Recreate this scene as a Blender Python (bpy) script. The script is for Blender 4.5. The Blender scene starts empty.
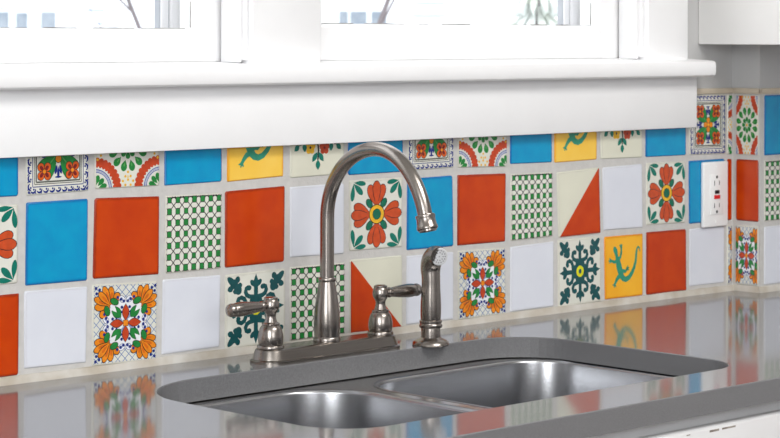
import bpy, bmesh, math, random
from mathutils import Vector, Matrix
from mathutils.geometry import tessellate_polygon

random.seed(7)
PI = math.pi
Z0 = 1.03072            # height of the joint between the two tile rows above the floor
ZC = 0.91               # top of the countertop
SC = bpy.context.scene
COL = SC.collection

# ------------------------------------------------------------------ camera
cam_d = bpy.data.cameras.new('camera')
cam = bpy.data.objects.new('camera', cam_d)
COL.objects.link(cam)
SC.camera = cam
F = 2182.14
YAW = 0.770116
ROLL = 0.00238
cam_d.sensor_fit = 'HORIZONTAL'
cam_d.sensor_width = 36.0
cam_d.lens = 36.0 * F / 780.0
cam_d.shift_y = -(219 - 35.56) / 780.0
cam_d.shift_x = -0.44 / 780.0
cam_d.clip_start = 0.05
cam_d.clip_end = 300
fw = Vector((math.sin(YAW), math.cos(YAW), 0))
rt = Vector((math.cos(YAW), -math.sin(YAW), 0))
up = Vector((0, 0, 1))
m3 = Matrix((rt, up, -fw)).transposed()
cam.matrix_world = Matrix.Translation((-1.48456, -2.32561, Z0 + 0.32362)) @ (m3 @ Matrix.Rotation(ROLL, 3, 'Z')).to_4x4()
cam_d.dof.use_dof = True
cam_d.dof.focus_distance = 2.75
cam_d.dof.aperture_fstop = 22

# ------------------------------------------------------------------ world, lights, exposure
w = bpy.data.worlds.new('sky')
SC.world = w
w.use_nodes = True
wn = w.node_tree
bg = wn.nodes['Background']
bg.inputs['Color'].default_value = (0.94, 0.97, 1.0, 1)
bg.inputs['Strength'].default_value = 2.6

def area(name, loc, target, sx, sy, power, color=(1, 1, 1)):
    d = bpy.data.lights.new(name, 'AREA')
    d.shape = 'RECTANGLE'
    d.size = sx
    d.size_y = sy
    d.energy = power
    d.color = color
    o = bpy.data.objects.new(name, d)
    COL.objects.link(o)
    o.location = loc
    o.rotation_euler = (Vector(target) - Vector(loc)).to_track_quat('-Z', 'Y').to_euler()
    return o

area('fill_light_left', (-2.5, -2.2, 1.80), (1.0, -0.2, 1.1), 1.5, 1.4, 66, (0.97, 0.985, 1.0))  # added fill from the left, out of view; that wall has no window
area('fill_light_front', (-0.6, -4.05, 1.85), (0.3, 0.0, 1.05), 1.8, 1.3, 30, (0.97, 0.985, 1.0))  # added fill from behind the camera, in front of a closed wall
area('fill_light_ceiling', (0.8, -1.7, 2.42), (0.8, -1.7, 0.0), 1.1, 0.9, 26, (1.0, 0.98, 0.95))  # fill light just below the added ceiling lamp
SC.view_settings.view_transform = 'Standard'
SC.view_settings.look = 'None'
SC.view_settings.gamma = 1.0
SC.view_settings.exposure = 0.0
SC.view_settings.use_curve_mapping = False

# ------------------------------------------------------------------ materials
def lin(c):
    return tuple(((x / 255) / 12.92 if x / 255 <= 0.04045 else ((x / 255 + 0.055) / 1.055) ** 2.4) for x in c) + (1,)

MATS = {}
def mat(name, rgb, rough=0.5, metal=0.0, ior=1.5, noise=0.0, nscale=20.0, bump=0.0, bscale=200.0, coat=0.0,
        dark=None, stretch=None, tr=0.0, aniso=0.0):
    if name in MATS:
        return MATS[name]
    m = bpy.data.materials.new(name)
    m.use_nodes = True
    nt = m.node_tree
    b = nt.nodes['Principled BSDF']
    b.inputs['Roughness'].default_value = rough
    b.inputs['Metallic'].default_value = metal
    b.inputs['IOR'].default_value = ior
    b.inputs['Coat Weight'].default_value = coat
    b.inputs['Transmission Weight'].default_value = tr
    b.inputs['Anisotropic'].default_value = aniso
    base = lin(rgb)
    b.inputs['Base Color'].default_value = base
    tc = nt.nodes.new('ShaderNodeTexCoord')
    src = tc.outputs['Object']
    if stretch:
        mp = nt.nodes.new('ShaderNodeMapping')
        mp.inputs['Scale'].default_value = stretch
        nt.links.new(src, mp.inputs['Vector'])
        src = mp.outputs['Vector']
    if noise > 0:
        n = nt.nodes.new('ShaderNodeTexNoise')
        n.inputs['Scale'].default_value = nscale
        n.inputs['Detail'].default_value = 4
        nt.links.new(src, n.inputs['Vector'])
        r = nt.nodes.new('ShaderNodeValToRGB')
        r.color_ramp.elements[0].position = 0.3
        r.color_ramp.elements[1].position = 0.7
        d = lin(dark) if dark else tuple(x * (1 - noise) for x in base[:3]) + (1,)
        r.color_ramp.elements[0].color = d
        r.color_ramp.elements[1].color = base
        nt.links.new(n.outputs['Fac'], r.inputs['Fac'])
        nt.links.new(r.outputs['Color'], b.inputs['Base Color'])
    if bump > 0:
        n2 = nt.nodes.new('ShaderNodeTexNoise')
        n2.inputs['Scale'].default_value = bscale
        n2.inputs['Detail'].default_value = 3
        nt.links.new(src, n2.inputs['Vector'])
        bp = nt.nodes.new('ShaderNodeBump')
        bp.inputs['Strength'].default_value = bump
        bp.inputs['Distance'].default_value = 0.001
        nt.links.new(n2.outputs['Fac'], bp.inputs['Height'])
        nt.links.new(bp.outputs['Normal'], b.inputs['Normal'])
    MATS[name] = m
    return m

def glaze(name, rgb, edge, noise_rgb, scale=18.0, rough=0.22):
    """hand-dipped glaze: mottled body, pigment pooled along the rim (a uv map runs 0..1 over each tile)"""
    m = bpy.data.materials.new(name)
    m.use_nodes = True
    nt = m.node_tree
    L = nt.links.new
    b = nt.nodes['Principled BSDF']
    b.inputs['Roughness'].default_value = rough
    b.inputs['IOR'].default_value = 1.45
    tc = nt.nodes.new('ShaderNodeTexCoord')
    n = nt.nodes.new('ShaderNodeTexNoise')
    n.inputs['Scale'].default_value = scale
    n.inputs['Detail'].default_value = 5
    L(tc.outputs['Object'], n.inputs['Vector'])
    r = nt.nodes.new('ShaderNodeValToRGB')
    r.color_ramp.elements[0].position = 0.32
    r.color_ramp.elements[1].position = 0.68
    r.color_ramp.elements[0].color = lin(noise_rgb)
    r.color_ramp.elements[1].color = lin(rgb)
    L(n.outputs['Fac'], r.inputs['Fac'])
    sp = nt.nodes.new('ShaderNodeSeparateXYZ')
    L(tc.outputs['UV'], sp.inputs[0])
    ds = []
    for ax in (0, 1):
        s = nt.nodes.new('ShaderNodeMath'); s.operation = 'SUBTRACT'; s.inputs[1].default_value = 0.5
        L(sp.outputs[ax], s.inputs[0])
        a = nt.nodes.new('ShaderNodeMath'); a.operation = 'ABSOLUTE'
        L(s.outputs[0], a.inputs[0])
        ds.append(a)
    mx = nt.nodes.new('ShaderNodeMath'); mx.operation = 'MAXIMUM'
    L(ds[0].outputs[0], mx.inputs[0]); L(ds[1].outputs[0], mx.inputs[1])
    n3 = nt.nodes.new('ShaderNodeTexNoise'); n3.inputs['Scale'].default_value = 60
    L(tc.outputs['Object'], n3.inputs['Vector'])
    ma = nt.nodes.new('ShaderNodeMath'); ma.operation = 'MULTIPLY_ADD'
    ma.inputs[1].default_value = 0.035
    L(n3.outputs['Fac'], ma.inputs[0]); L(mx.outputs[0], ma.inputs[2])
    mr = nt.nodes.new('ShaderNodeMapRange')
    mr.inputs['From Min'].default_value = 0.475
    mr.inputs['From Max'].default_value = 0.505
    L(ma.outputs[0], mr.inputs['Value'])
    mix = nt.nodes.new('ShaderNodeMix'); mix.data_type = 'RGBA'
    L(mr.outputs['Result'], mix.inputs['Factor'])
    L(r.outputs['Color'], mix.inputs['A'])
    mix.inputs['B'].default_value = lin(edge)
    L(mix.outputs['Result'], b.inputs['Base Color'])
    n2 = nt.nodes.new('ShaderNodeTexNoise'); n2.inputs['Scale'].default_value = 30
    L(tc.outputs['Object'], n2.inputs['Vector'])
    bp = nt.nodes.new('ShaderNodeBump'); bp.inputs['Strength'].default_value = 0.25; bp.inputs['Distance'].default_value = 0.001
    L(n2.outputs['Fac'], bp.inputs['Height']); L(bp.outputs['Normal'], b.inputs['Normal'])
    MATS[name] = m
    return m

def brushed(name, rgb, rough, stretch, bump=0.12, noise=0.12, aniso=0.0):
    return mat(name, rgb, rough=rough, metal=1.0, noise=noise, nscale=1.0, stretch=stretch, bump=bump, bscale=1.0, aniso=aniso)

PAINT = mat('white_trim_paint', (246, 246, 247), rough=0.38, noise=0.03, nscale=14, bump=0.15, bscale=60)
WALLP = mat('pale_grey_wall_paint', (192, 192, 192), rough=0.6, noise=0.05, nscale=8, bump=0.3, bscale=90)
ROOMP = mat('off_white_room_paint', (206, 206, 208), rough=0.8)
CEILP = mat('white_ceiling_paint', (236, 236, 232), rough=0.85)
GROUT = mat('light_grout', (203, 201, 198), rough=0.85, noise=0.1, nscale=90, bump=0.6, bscale=300)
CAULK = mat('stained_caulk', (206, 203, 197), rough=0.7, noise=0.2, nscale=22, dark=(176, 166, 150), bump=0.5, bscale=150)
BEAD = mat('beige_edging_bead', (205, 192, 172), rough=0.6, noise=0.15, nscale=40)
QUARTZ = mat('grey_quartz', (124, 124, 125), rough=0.09, ior=2.25, noise=0.35, nscale=900, dark=(108, 108, 110))
QEDGE = mat('grey_quartz_sawn', (122, 122, 124), rough=0.35, ior=1.5, noise=0.4, nscale=700, dark=(102, 102, 104))
STEEL = brushed('brushed_stainless_steel', (176, 177, 180), 0.26, (30, 30, 900), bump=0.03, noise=0.05)
STEELF = brushed('satin_steel_rim', (200, 198, 195), 0.22, (300, 14, 14))
NICKEL = brushed('brushed_nickel', (158, 151, 145), 0.25, (40, 40, 1400), bump=0.08, noise=0.1)
NICKELB = brushed('brushed_nickel_plate', (146, 140, 134), 0.27, (15, 900, 900), bump=0.1, noise=0.15)
NOZZLE = mat('grey_plastic_nozzle', (205, 206, 208), rough=0.4)
HOLE = mat('dark_opening', (22, 22, 24), rough=0.7)
PLASTIC = mat('white_outlet_plastic', (240, 240, 240), rough=0.3)
REDP = mat('red_reset_plastic', (215, 25, 30), rough=0.35)
BLACKP = mat('black_test_plastic', (24, 24, 27), rough=0.35)
SCREW = mat('brass_screw', (128, 108, 70), rough=0.35, metal=0.8)
CABW = mat('white_cabinet_paint', (242, 241, 239), rough=0.35, noise=0.02, nscale=10)
CABBASE = mat('worn_cabinet_paint', (222, 222, 223), rough=0.45, noise=0.05, nscale=12)
WORN = mat('bare_worn_wood', (96, 84, 74), rough=0.8, noise=0.6, nscale=60, dark=(190, 184, 176))
WOOD = mat('oak_floor', (122, 104, 90), rough=0.4, noise=0.4, nscale=3, stretch=(1, 14, 1))
SEAL = mat('grey_weather_seal', (160, 164, 170), rough=0.8)
GAP = mat('dark_paint_crack', (92, 90, 88), rough=0.9, noise=0.5, nscale=60, dark=(180, 178, 174))
SNOW = mat('snow', (245, 248, 252), rough=0.9)
SIDING = mat('pale_siding', (244, 248, 252), rough=0.8)
SIDELINE = mat('blue_grey_siding_joint', (120, 142, 178), rough=0.8)
PANEB = mat('pale_blue_window', (112, 124, 136), rough=0.5, noise=0.4, nscale=5, dark=(150, 158, 166))
BARK = mat('bare_bark', (112, 104, 106), rough=0.9)
EVERG = mat('frosted_evergreen', (176, 184, 172), rough=0.9, noise=0.5, nscale=2.5, dark=(235, 238, 240))

gl = bpy.data.materials.new('window_glass')
gl.use_nodes = True
_nt = gl.node_tree
_nt.nodes.clear()
_o = _nt.nodes.new('ShaderNodeOutputMaterial')
_t = _nt.nodes.new('ShaderNodeBsdfTransparent')
_g = _nt.nodes.new('ShaderNodeBsdfGlossy')
_g.inputs['Roughness'].default_value = 0.02
_m = _nt.nodes.new('ShaderNodeMixShader')
_m.inputs[0].default_value = 0.06
_nt.links.new(_t.outputs[0], _m.inputs[1])
_nt.links.new(_g.outputs[0], _m.inputs[2])
_nt.links.new(_m.outputs[0], _o.inputs[0])
GLASS = gl

# tile glazes
GL = {
    'white': glaze('white_glaze', (221, 224, 233), (210, 212, 220), (216, 219, 229)),
    'cream': glaze('cream_glaze', (222, 221, 203), (208, 207, 192), (216, 215, 198)),
    'chalk': glaze('chalk_glaze', (224, 224, 214), (205, 203, 192), (217, 217, 207)),
    'blue': glaze('turquoise_blue_glaze', (0, 154, 200), (6, 108, 172), (0, 142, 194), 40),
    'orange': glaze('burnt_orange_glaze', (200, 66, 0), (150, 42, 6), (188, 55, 0), 26),
    'yellow': glaze('amber_yellow_glaze', (246, 184, 48), (222, 140, 22), (240, 168, 34), 16),
    'sun': glaze('sunny_yellow_glaze', (247, 205, 92), (236, 164, 38), (243, 194, 70), 16),
}
def ink(name, rgb, var=0.25):
    return mat('painted_' + name, rgb, rough=0.25, noise=var, nscale=130)
INK = {
    'black': ink('black_line', (30, 28, 30), 0.1), 'navy': ink('navy', (34, 52, 132)), 'navyl': ink('pale_navy_wash', (150, 160, 200), 0.1),
    'green': ink('green', (38, 136, 62)), 'dgreen': ink('deep_green', (16, 112, 84)), 'lgreen': ink('light_green', (84, 168, 84)),
    'teal': ink('teal', (26, 84, 88)), 'jade': ink('jade', (48, 150, 122)), 'leaf': ink('sea_green', (14, 122, 104)),
    'red': ink('brick_red', (200, 70, 34)), 'flower': ink('coral_red', (208, 80, 36)), 'maroon': ink('maroon', (126, 38, 34)),
    'orange': ink('orange', (240, 142, 30)), 'gold': ink('gold', (246, 190, 44)), 'lemon': ink('lemon', (228, 226, 30)),
    'ored': ink('orange_red', (222, 96, 34)), 'ochre': ink('ochre', (222, 108, 22)), 'grid': ink('pale_blue_line', (104, 132, 182), 0.1), 'white': ink('white', (236, 238, 242), 0.03), 'lgold': ink('straw_gold', (240, 205, 100)),
    'grey': ink('warm_grey_line', (96, 98, 92), 0.1), 'blue': ink('royal_blue', (50, 78, 170)),
}

# ------------------------------------------------------------------ mesh helpers
def link(name, me, parent=None):
    o = bpy.data.objects.new(name, me)
    COL.objects.link(o)
    if parent is not None:
        o.parent = parent
    return o

def thing(name, label, cat, loc=(0, 0, 0), group=None):
    o = bpy.data.objects.new(name, None)
    COL.objects.link(o)
    o.location = loc
    o.empty_display_size = 0.05
    o['label'] = label
    o['category'] = cat
    if group:
        o['group'] = group
    return o

def tag(o, label=None, cat=None, group=None, kind=None):
    if label: o['label'] = label
    if cat: o['category'] = cat
    if group: o['group'] = group
    if kind: o['kind'] = kind
    return o

def obj(name, bm, mats, parent=None, smooth=None, origin=None):
    """link a bmesh (world coordinates) as one object; origin moves its pivot; a parent at loc is compensated"""
    if not isinstance(mats, (list, tuple)):
        mats = [mats]
    bmesh.ops.recalc_face_normals(bm, faces=bm.faces)
    if smooth is not None:
        for f in bm.faces:
            f.smooth = True
        for e in bm.edges:
            if len(e.link_faces) == 2 and e.calc_face_angle(0) > math.radians(smooth):
                e.smooth = False
    off = Vector((0, 0, 0))
    p = parent
    while p is not None:
        off += Vector(p.location)
        p = p.parent
    if parent is None and origin is not None:
        org = Vector(origin)
    else:
        org = off
    bmesh.ops.translate(bm, verts=bm.verts, vec=-org)
    me = bpy.data.meshes.new(name)
    bm.to_mesh(me)
    bm.free()
    for m in mats:
        me.materials.append(m)
    o = link(name, me, parent)
    if parent is None and origin is not None:
        o.location = org
    return o

def B():
    return bmesh.new()

def box(bm, x0, x1, y0, y1, z0, z1, bev=0.0, seg=2, mi=0):
    ps = [(x, y, z) for x in (min(x0, x1), max(x0, x1)) for y in (min(y0, y1), max(y0, y1)) for z in (min(z0, z1), max(z0, z1))]
    v = [bm.verts.new(p) for p in ps]
    fs = []
    for q in ((0, 1, 3, 2), (4, 6, 7, 5), (0, 4, 5, 1), (2, 3, 7, 6), (0, 2, 6, 4), (1, 5, 7, 3)):
        f = bm.faces.new([v[i] for i in q])
        f.material_index = mi
        fs.append(f)
    if bev > 0:
        es = list({e for f in fs for e in f.edges})
        r = bmesh.ops.bevel(bm, geom=es, offset=bev, segments=seg, profile=0.5, affect='EDGES')
        for f in r['faces']:
            f.material_index = mi
    return fs

def lathe(bm, prof, M, seg=40, mi=0, cap=True):
    """prof: list of (radius, height) turned about local z, placed by matrix M"""
    rings = []
    for r, h in prof:
        if r < 1e-6:
            rings.append([bm.verts.new(M @ Vector((0, 0, h)))])
        else:
            rings.append([bm.verts.new(M @ Vector((r * math.cos(2 * PI * k / seg), r * math.sin(2 * PI * k / seg), h))) for k in range(seg)])
    for a, b in zip(rings[:-1], rings[1:]):
        for k in range(seg):
            k2 = (k + 1) % seg
            if len(a) == 1 and len(b) == 1:
                continue
            if len(a) == 1:
                f = bm.faces.new((a[0], b[k], b[k2]))
            elif len(b) == 1:
                f = bm.faces.new((a[k], a[k2], b[0]))
            else:
                f = bm.faces.new((a[k], a[k2], b[k2], b[k]))
            f.material_index = mi
    if cap:
        for rg in (rings[0], rings[-1]):
            if len(rg) > 2:
                f = bm.faces.new(rg)
                f.material_index = mi

def smooth_prof(pts, n=6):
    """Catmull-Rom through profile points for soft turned shapes"""
    out = []
    P = [pts[0]] + list(pts) + [pts[-1]]
    for i in range(1, len(P) - 2):
        for k in range(n):
            t = k / n
            q = []
            for a in range(2):
                p0, p1, p2, p3 = P[i - 1][a], P[i][a], P[i + 1][a], P[i + 2][a]
                q.append(0.5 * (2 * p1 + (p2 - p0) * t + (2 * p0 - 5 * p1 + 4 * p2 - p3) * t * t + (3 * p1 - p0 - 3 * p2 + p3) * t ** 3))
            out.append((max(q[0], 0), q[1]))
    out.append(pts[-1])
    return out

def tube(bm, pts, rads, seg=32, mi=0, cap=True):
    pts = [Vector(p) for p in pts]
    if not isinstance(rads, (list, tuple)):
        rads = [rads] * len(pts)
    rings = []
    ref = None
    for i, p in enumerate(pts):
        t = (pts[min(i + 1, len(pts) - 1)] - pts[max(i - 1, 0)]).normalized()
        if ref is None:
            ref = Vector((1, 0, 0)) if abs(t.x) < 0.9 else Vector((0, 1, 0))
        u = (ref - t * ref.dot(t)).normalized()
        ref = u
        v = t.cross(u)
        rings.append([bm.verts.new(p + (u * math.cos(2 * PI * k / seg) + v * math.sin(2 * PI * k / seg)) * rads[i]) for k in range(seg)])
    for a, b in zip(rings[:-1], rings[1:]):
        for k in range(seg):
            f = bm.faces.new((a[k], a[(k + 1) % seg], b[(k + 1) % seg], b[k]))
            f.material_index = mi
    if cap:
        for rg in (rings[0], rings[-1]):
            f = bm.faces.new(rg)
            f.material_index = mi

def rrect(x0, x1, y0, y1, rs, n=10):
    """rounded rectangle, ccw; rs radii at (x0,y0),(x1,y0),(x1,y1),(x0,y1)"""
    if not isinstance(rs, (list, tuple)):
        rs = [rs] * 4
    out = []
    for (cx, cy, r, a0) in ((x0 + rs[0], y0 + rs[0], rs[0], PI), (x1 - rs[1], y0 + rs[1], rs[1], 1.5 * PI),
                            (x1 - rs[2], y1 - rs[2], rs[2], 0), (x0 + rs[3], y1 - rs[3], rs[3], 0.5 * PI)):
        for k in range(n + 1):
            a = a0 + 0.5 * PI * k / n
            out.append((cx + r * math.cos(a), cy + r * math.sin(a)))
    return out

def prism(bm, poly, axis, a, b, mi=0):
    """extrude a polygon given in the two other axes along axis from a to b"""
    def P(p, t):
        q = list(p)
        q.insert('xyz'.index(axis), t)
        return q
    r0 = [bm.verts.new(P(p, a)) for p in poly]
    r1 = [bm.verts.new(P(p, b)) for p in poly]
    n = len(poly)
    fs = [bm.faces.new(r0), bm.faces.new(list(reversed(r1)))]
    for k in range(n):
        fs.append(bm.faces.new((r0[k], r1[k], r1[(k + 1) % n], r0[(k + 1) % n])))
    for f in fs:
        f.material_index = mi
    return fs

def xf(loc, d=None):
    M = Matrix.Translation(loc)
    if d is not None:
        M = M @ Vector(d).to_track_quat('Z', 'Y').to_matrix().to_4x4()
    return M

# ------------------------------------------------------------------ setting: room shell
W1 = (-0.40, 0.4855)      # window openings in x
W2 = (0.6140, 1.3495)
WZ = (Z0 + 0.285, 2.10)
def struct(o):
    o['kind'] = 'structure'
    return o

bm = B()
WT = 0.17
xs = [-2.7, W1[0], W1[1], W2[0], W2[1], 3.2]
for i in range(5):
    if i in (1, 3):
        box(bm, xs[i], xs[i + 1], 0.006, WT, 0, WZ[0])
        box(bm, xs[i], xs[i + 1], 0.006, WT, WZ[1], 2.55)
    else:
        box(bm, xs[i], xs[i + 1], 0.006, WT, 0, 2.55)
struct(obj('wall_back', bm, WALLP))
bm = B(); box(bm, 1.612, 3.2, -0.054, 0.006, 0, 2.55)      # projecting chase in the corner
struct(obj('wall_chase', bm, WALLP))
bm = B(); box(bm, 3.2, 3.3, -4.2, WT, 0, 2.55); struct(obj('wall_right', bm, ROOMP))
bm = B(); box(bm, -2.8, -2.7, -4.2, WT, 0, 2.55); struct(obj('wall_left', bm, ROOMP))
bm = B(); box(bm, -2.8, 3.3, -4.3, -4.2, 0, 2.55); struct(obj('wall_front', bm, ROOMP))
bm = B(); box(bm, -2.8, 3.3, -4.3, WT, -0.1, 0); struct(obj('floor', bm, WOOD))
bm = B(); box(bm, -2.8, 3.3, -4.3, WT, 2.55, 2.65); struct(obj('ceiling', bm, CEILP))

# window stool (the long ledge), apron, casings
bm = B()
zt, zb = Z0 + 0.2822, Z0 + 0.2548
prof = [(-0.044, zb), (-0.0488, zb + 0.003), (-0.0505, zb + 0.008), (-0.0505, zt - 0.008), (-0.0488, zt - 0.002), (-0.044, zt), (0.05, zt + 0.005), (0.05, zb)]
prism(bm, prof, 'x', -0.55, 1.4965)
es = [e for e in bm.edges if all(abs(v.co.x - 1.4965) < 1e-5 and v.co.y < -0.04 for v in e.verts)]
bmesh.ops.bevel(bm, geom=es, offset=0.004, segments=3, affect='EDGES')
struct(obj('trim_1', bm, PAINT, smooth=35))
bm = B(); box(bm, -0.52, 1.480, -0.020, 0.006, Z0 + 0.1686, zb, bev=0.0012)
struct(obj('trim_2', bm, PAINT, smooth=35))
def casing(n, x0, x1):
    bm = B()
    box(bm, x0, x1, -0.020, 0.006, WZ[0] - 0.004, 2.2, bev=0.003)
    box(bm, x0 - 0.0005 + 0.006, x1 - 0.006, -0.0208, -0.019, WZ[0] - 0.004, WZ[0] + 0.0025, bev=0.0004)  # paint fillet at the foot
    struct(obj('trim_%d' % n, bm, PAINT, smooth=35))
casing(3, 0.4857, 0.6135)
casing(4, 1.3497, 1.456)
casing(5, -0.51, -0.4002)
bm = B(); box(bm, -0.51, 1.456, -0.020, 0.006, 2.106, 2.2, bev=0.003); 
bmesh.ops.translate(bm, verts=bm.verts, vec=(0, 0, 0.095))
struct(obj('trim_6', bm, PAINT, smooth=35))

def window(n, x0, x1, zg, seed):
    """wooden sash in a painted frame, with the outer storm track behind it"""
    random.seed(seed)
    root = bpy.data.objects.new('window_%d' % n, None)
    COL.objects.link(root)
    root.location = ((x0 + x1) / 2, 0.04, WZ[0])
    root['kind'] = 'structure'
    zs = WZ[0]
    # frame: jamb boards with a stop bead; sub-sill
    f = B()
    for s, xa in ((1, x0), (-1, x1)):
        box(f, xa, xa + s * 0.0055, -0.010, WT, zs + 0.004, WZ[1] - 0.006, bev=0.0008)
        box(f, xa + s * 0.0055, xa + s * 0.013, -0.0040, 0.034, zs + 0.0005, WZ[1] - 0.006, bev=0.002)
        box(f, xa + s * 0.0055, xa + s * 0.0135, 0.088, 0.104, zs + 0.004, WZ[1] - 0.006, bev=0.001)
        box(f, xa + s * 0.0055, xa + s * 0.011, 0.150, 0.16, zs + 0.004, WZ[1] - 0.006, bev=0.001)
    box(f, x0, x1, 0.05, WT + 0.03, zs - 0.02, zs + 0.004)
    box(f, x0, x1, 0.006, WT, WZ[1] - 0.006, WZ[1])
    obj('window_frame', f, PAINT, root, smooth=35)
    g = B()
    for s, xa in ((1, x0), (-1, x1)):
        box(g, xa + s * 0.0056, xa + s * 0.0072, 0.104, 0.118, zs + 0.004, WZ[1] - 0.006)
        box(g, xa + s * 0.0056, xa + s * 0.0072, 0.077, 0.088, zs + 0.004, WZ[1] - 0.006)
    obj('track', g, GAP, root)
    h = B()
    for s, xa in ((1, x0), (-1, x1)):
        box(h, xa + s * 0.0058, xa + s * 0.0300, 0.122, 0.146, zs + 0.0045, WZ[1] - 0.0075, bev=0.0015)
        box(h, xa + s * 0.0320, xa + s * 0.0460, 0.126, 0.142, zs + 0.0045, WZ[1] - 0.0075, bev=0.0015)
    box(h, x0 + 0.03, x1 - 0.03, 0.126, 0.142, zs + 0.0045, zs + 0.03)
    box(h, x0 + 0.03, x1 - 0.03, 0.126, 0.142, WZ[1] - 0.04, WZ[1] - 0.0075)
    obj('storm_frame', h, PAINT, root, smooth=35)
    h = B()
    for s, xa in ((1, x0), (-1, x1)):
        box(h, xa + s * 0.0295, xa + s * 0.0325, 0.128, 0.140, zs + 0.0045, WZ[1] - 0.0075)
        box(h, xa + s * 0.0458, xa + s * 0.0472, 0.128, 0.140, zs + 0.0045, WZ[1] - 0.0075)
    obj('weather_seal', h, SEAL, root)
    # sash
    s_ = B()
    a, b = x0 + 0.0065, x1 - 0.0065
    st = 0.036 if n == 1 else 0.047
    y0, y1 = 0.038, 0.076
    top = WZ[1] - 0.008
    box(s_, a, a + st, y0, y1, zs + 0.0017, top, bev=0.002)
    box(s_, b - st, b, y0, y1, zs + 0.0017, top, bev=0.002)
    box(s_, a + st - 0.001, b - st + 0.001, y0, y1, zs + 0.0017, zg - 0.004, bev=0.002)
    box(s_, a + st - 0.001, b - st + 0.001, y0, y1, top - 0.05, top, bev=0.002)
    # glazing bevel round the opening
    e = 0.011
    gx0, gx1, gz0, gz1 = a + st, b - st, zg - 0.004, top - 0.05
    prism(s_, [(gx0 - 0.001, y0 + 0.001), (gx0 + e, y0 + 0.012), (gx0 + e, y1 - 0.002), (gx0 - 0.001, y1 - 0.002)], 'z', gz0, gz1)
    prism(s_, [(gx1 + 0.001, y0 + 0.001), (gx1 - e, y0 + 0.012), (gx1 - e, y1 - 0.002), (gx1 + 0.001, y1 - 0.002)], 'z', gz0, gz1)
    prism(s_, [(y0 + 0.001, gz0 - 0.001), (y0 + 0.012, gz0 + 0.0045), (y1 - 0.002, gz0 + 0.0045), (y1 - 0.002, gz0 - 0.001)], 'x', gx0, gx1)
    prism(s_, [(y0 + 0.001, gz1 + 0.001), (y0 + 0.012, gz1 - e), (y1 - 0.002, gz1 - e), (y1 - 0.002, gz1 + 0.001)], 'x', gx0, gx1)
    sash = obj('sash', s_, PAINT, root, smooth=35)
    p = B(); box(p, gx0 + 0.002, gx1 - 0.002, 0.0555, 0.0585, gz0 + 0.001, gz1 - 0.002)
    obj('pane', p, GLASS, sash)
    # grimy crack where glass meets putty
    c = B()
    x = gx0 + e
    while x < gx1 - e - 0.02:
        L = random.uniform(0.02, 0.09)
        h = random.uniform(0.0005, 0.0014)
        box(c, x, min(x + L, gx1 - e), 0.0500, 0.0512, gz0 + 0.0045, gz0 + 0.0045 + h)
        x += L + random.uniform(0.0, 0.03)
    z = gz0 + 0.006
    while z < gz0 + 0.4:
        L = random.uniform(0.01, 0.04)
        box(c, gx1 - e - 0.0012, gx1 - e, 0.0500, 0.0512, z, z + L)
        z += L + random.uniform(0.004, 0.02)
    obj('glazing_crack', c, GAP, sash)
window(1, W1[0], W1[1], Z0 + 0.3320, 3)
window(2, W2[0], W2[1], Z0 + 0.3405, 5)
# ------------------------------------------------------------------ painted tile designs (u right, v up, 0..1)
def ell(cx, cy, rx, ry, rot=0, n=14):
    c, s = math.cos(rot), math.sin(rot)
    return [(cx + rx * math.cos(a) * c - ry * math.sin(a) * s, cy + rx * math.cos(a) * s + ry * math.sin(a) * c)
            for a in [2 * PI * k / n for k in range(n)]]

def petal(x0, y0, x1, y1, wd, tip=0.65, n=7):
    """teardrop from a pointed base to a round tip; tip = where it is widest"""
    dx, dy = x1 - x0, y1 - y0
    L = math.hypot(dx, dy)
    ux, uy = dx / L, dy / L
    def wv(t):
        if t < tip:
            return (math.sin(PI / 2 * t / tip)) ** 1.3
        return math.sqrt(max(0, 1 - ((t - tip) / (1 - tip)) ** 2))
    ts = [k / n for k in range(1, n)] + [0.97]
    lft = [(x0 + dx * t - uy * wv(t) * wd, y0 + dy * t + ux * wv(t) * wd) for t in ts]
    rgt = [(x0 + dx * t + uy * wv(t) * wd, y0 + dy * t - ux * wv(t) * wd) for t in reversed(ts)]
    return [(x0, y0)] + lft + [(x1, y1)] + rgt

def leafp(x0, y0, x1, y1, wd, n=8):
    dx, dy = x1 - x0, y1 - y0
    L = math.hypot(dx, dy)
    ux, uy = dx / L, dy / L
    a = [(x0 + dx * k / n - uy * wd * math.sin(PI * k / n), y0 + dy * k / n + ux * wd * math.sin(PI * k / n)) for k in range(n + 1)]
    b = [(x0 + dx * k / n + uy * wd * math.sin(PI * k / n), y0 + dy * k / n - ux * wd * math.sin(PI * k / n)) for k in range(n - 1, 0, -1)]
    return a + b

def stroke(pts, wd):
    """polyline as quads; wd scalar or per-point half widths"""
    if not isinstance(wd, (list, tuple)):
        wd = [wd] * len(pts)
    L, R = [], []
    for i, (x, y) in enumerate(pts):
        a = pts[max(i - 1, 0)]
        b = pts[min(i + 1, len(pts) - 1)]
        dx, dy = b[0] - a[0], b[1] - a[1]
        l = math.hypot(dx, dy) or 1
        L.append((x - dy / l * wd[i], y + dx / l * wd[i]))
        R.append((x + dy / l * wd[i], y - dx / l * wd[i]))
    return [[L[i], L[i + 1], R[i + 1], R[i]] for i in range(len(pts) - 1)]

def arc(cx, cy, rx, ry, a0, a1, n=14):
    return [(cx + rx * math.cos(math.radians(a0 + (a1 - a0) * k / n)), cy + ry * math.sin(math.radians(a0 + (a1 - a0) * k / n))) for k in range(n + 1)]

def grow(poly, d):
    cx = sum(p[0] for p in poly) / len(poly)
    cy = sum(p[1] for p in poly) / len(poly)
    out = []
    for x, y in poly:
        l = math.hypot(x - cx, y - cy) or 1
        out.append((x + (x - cx) / l * d, y + (y - cy) / l * d))
    return out

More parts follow.
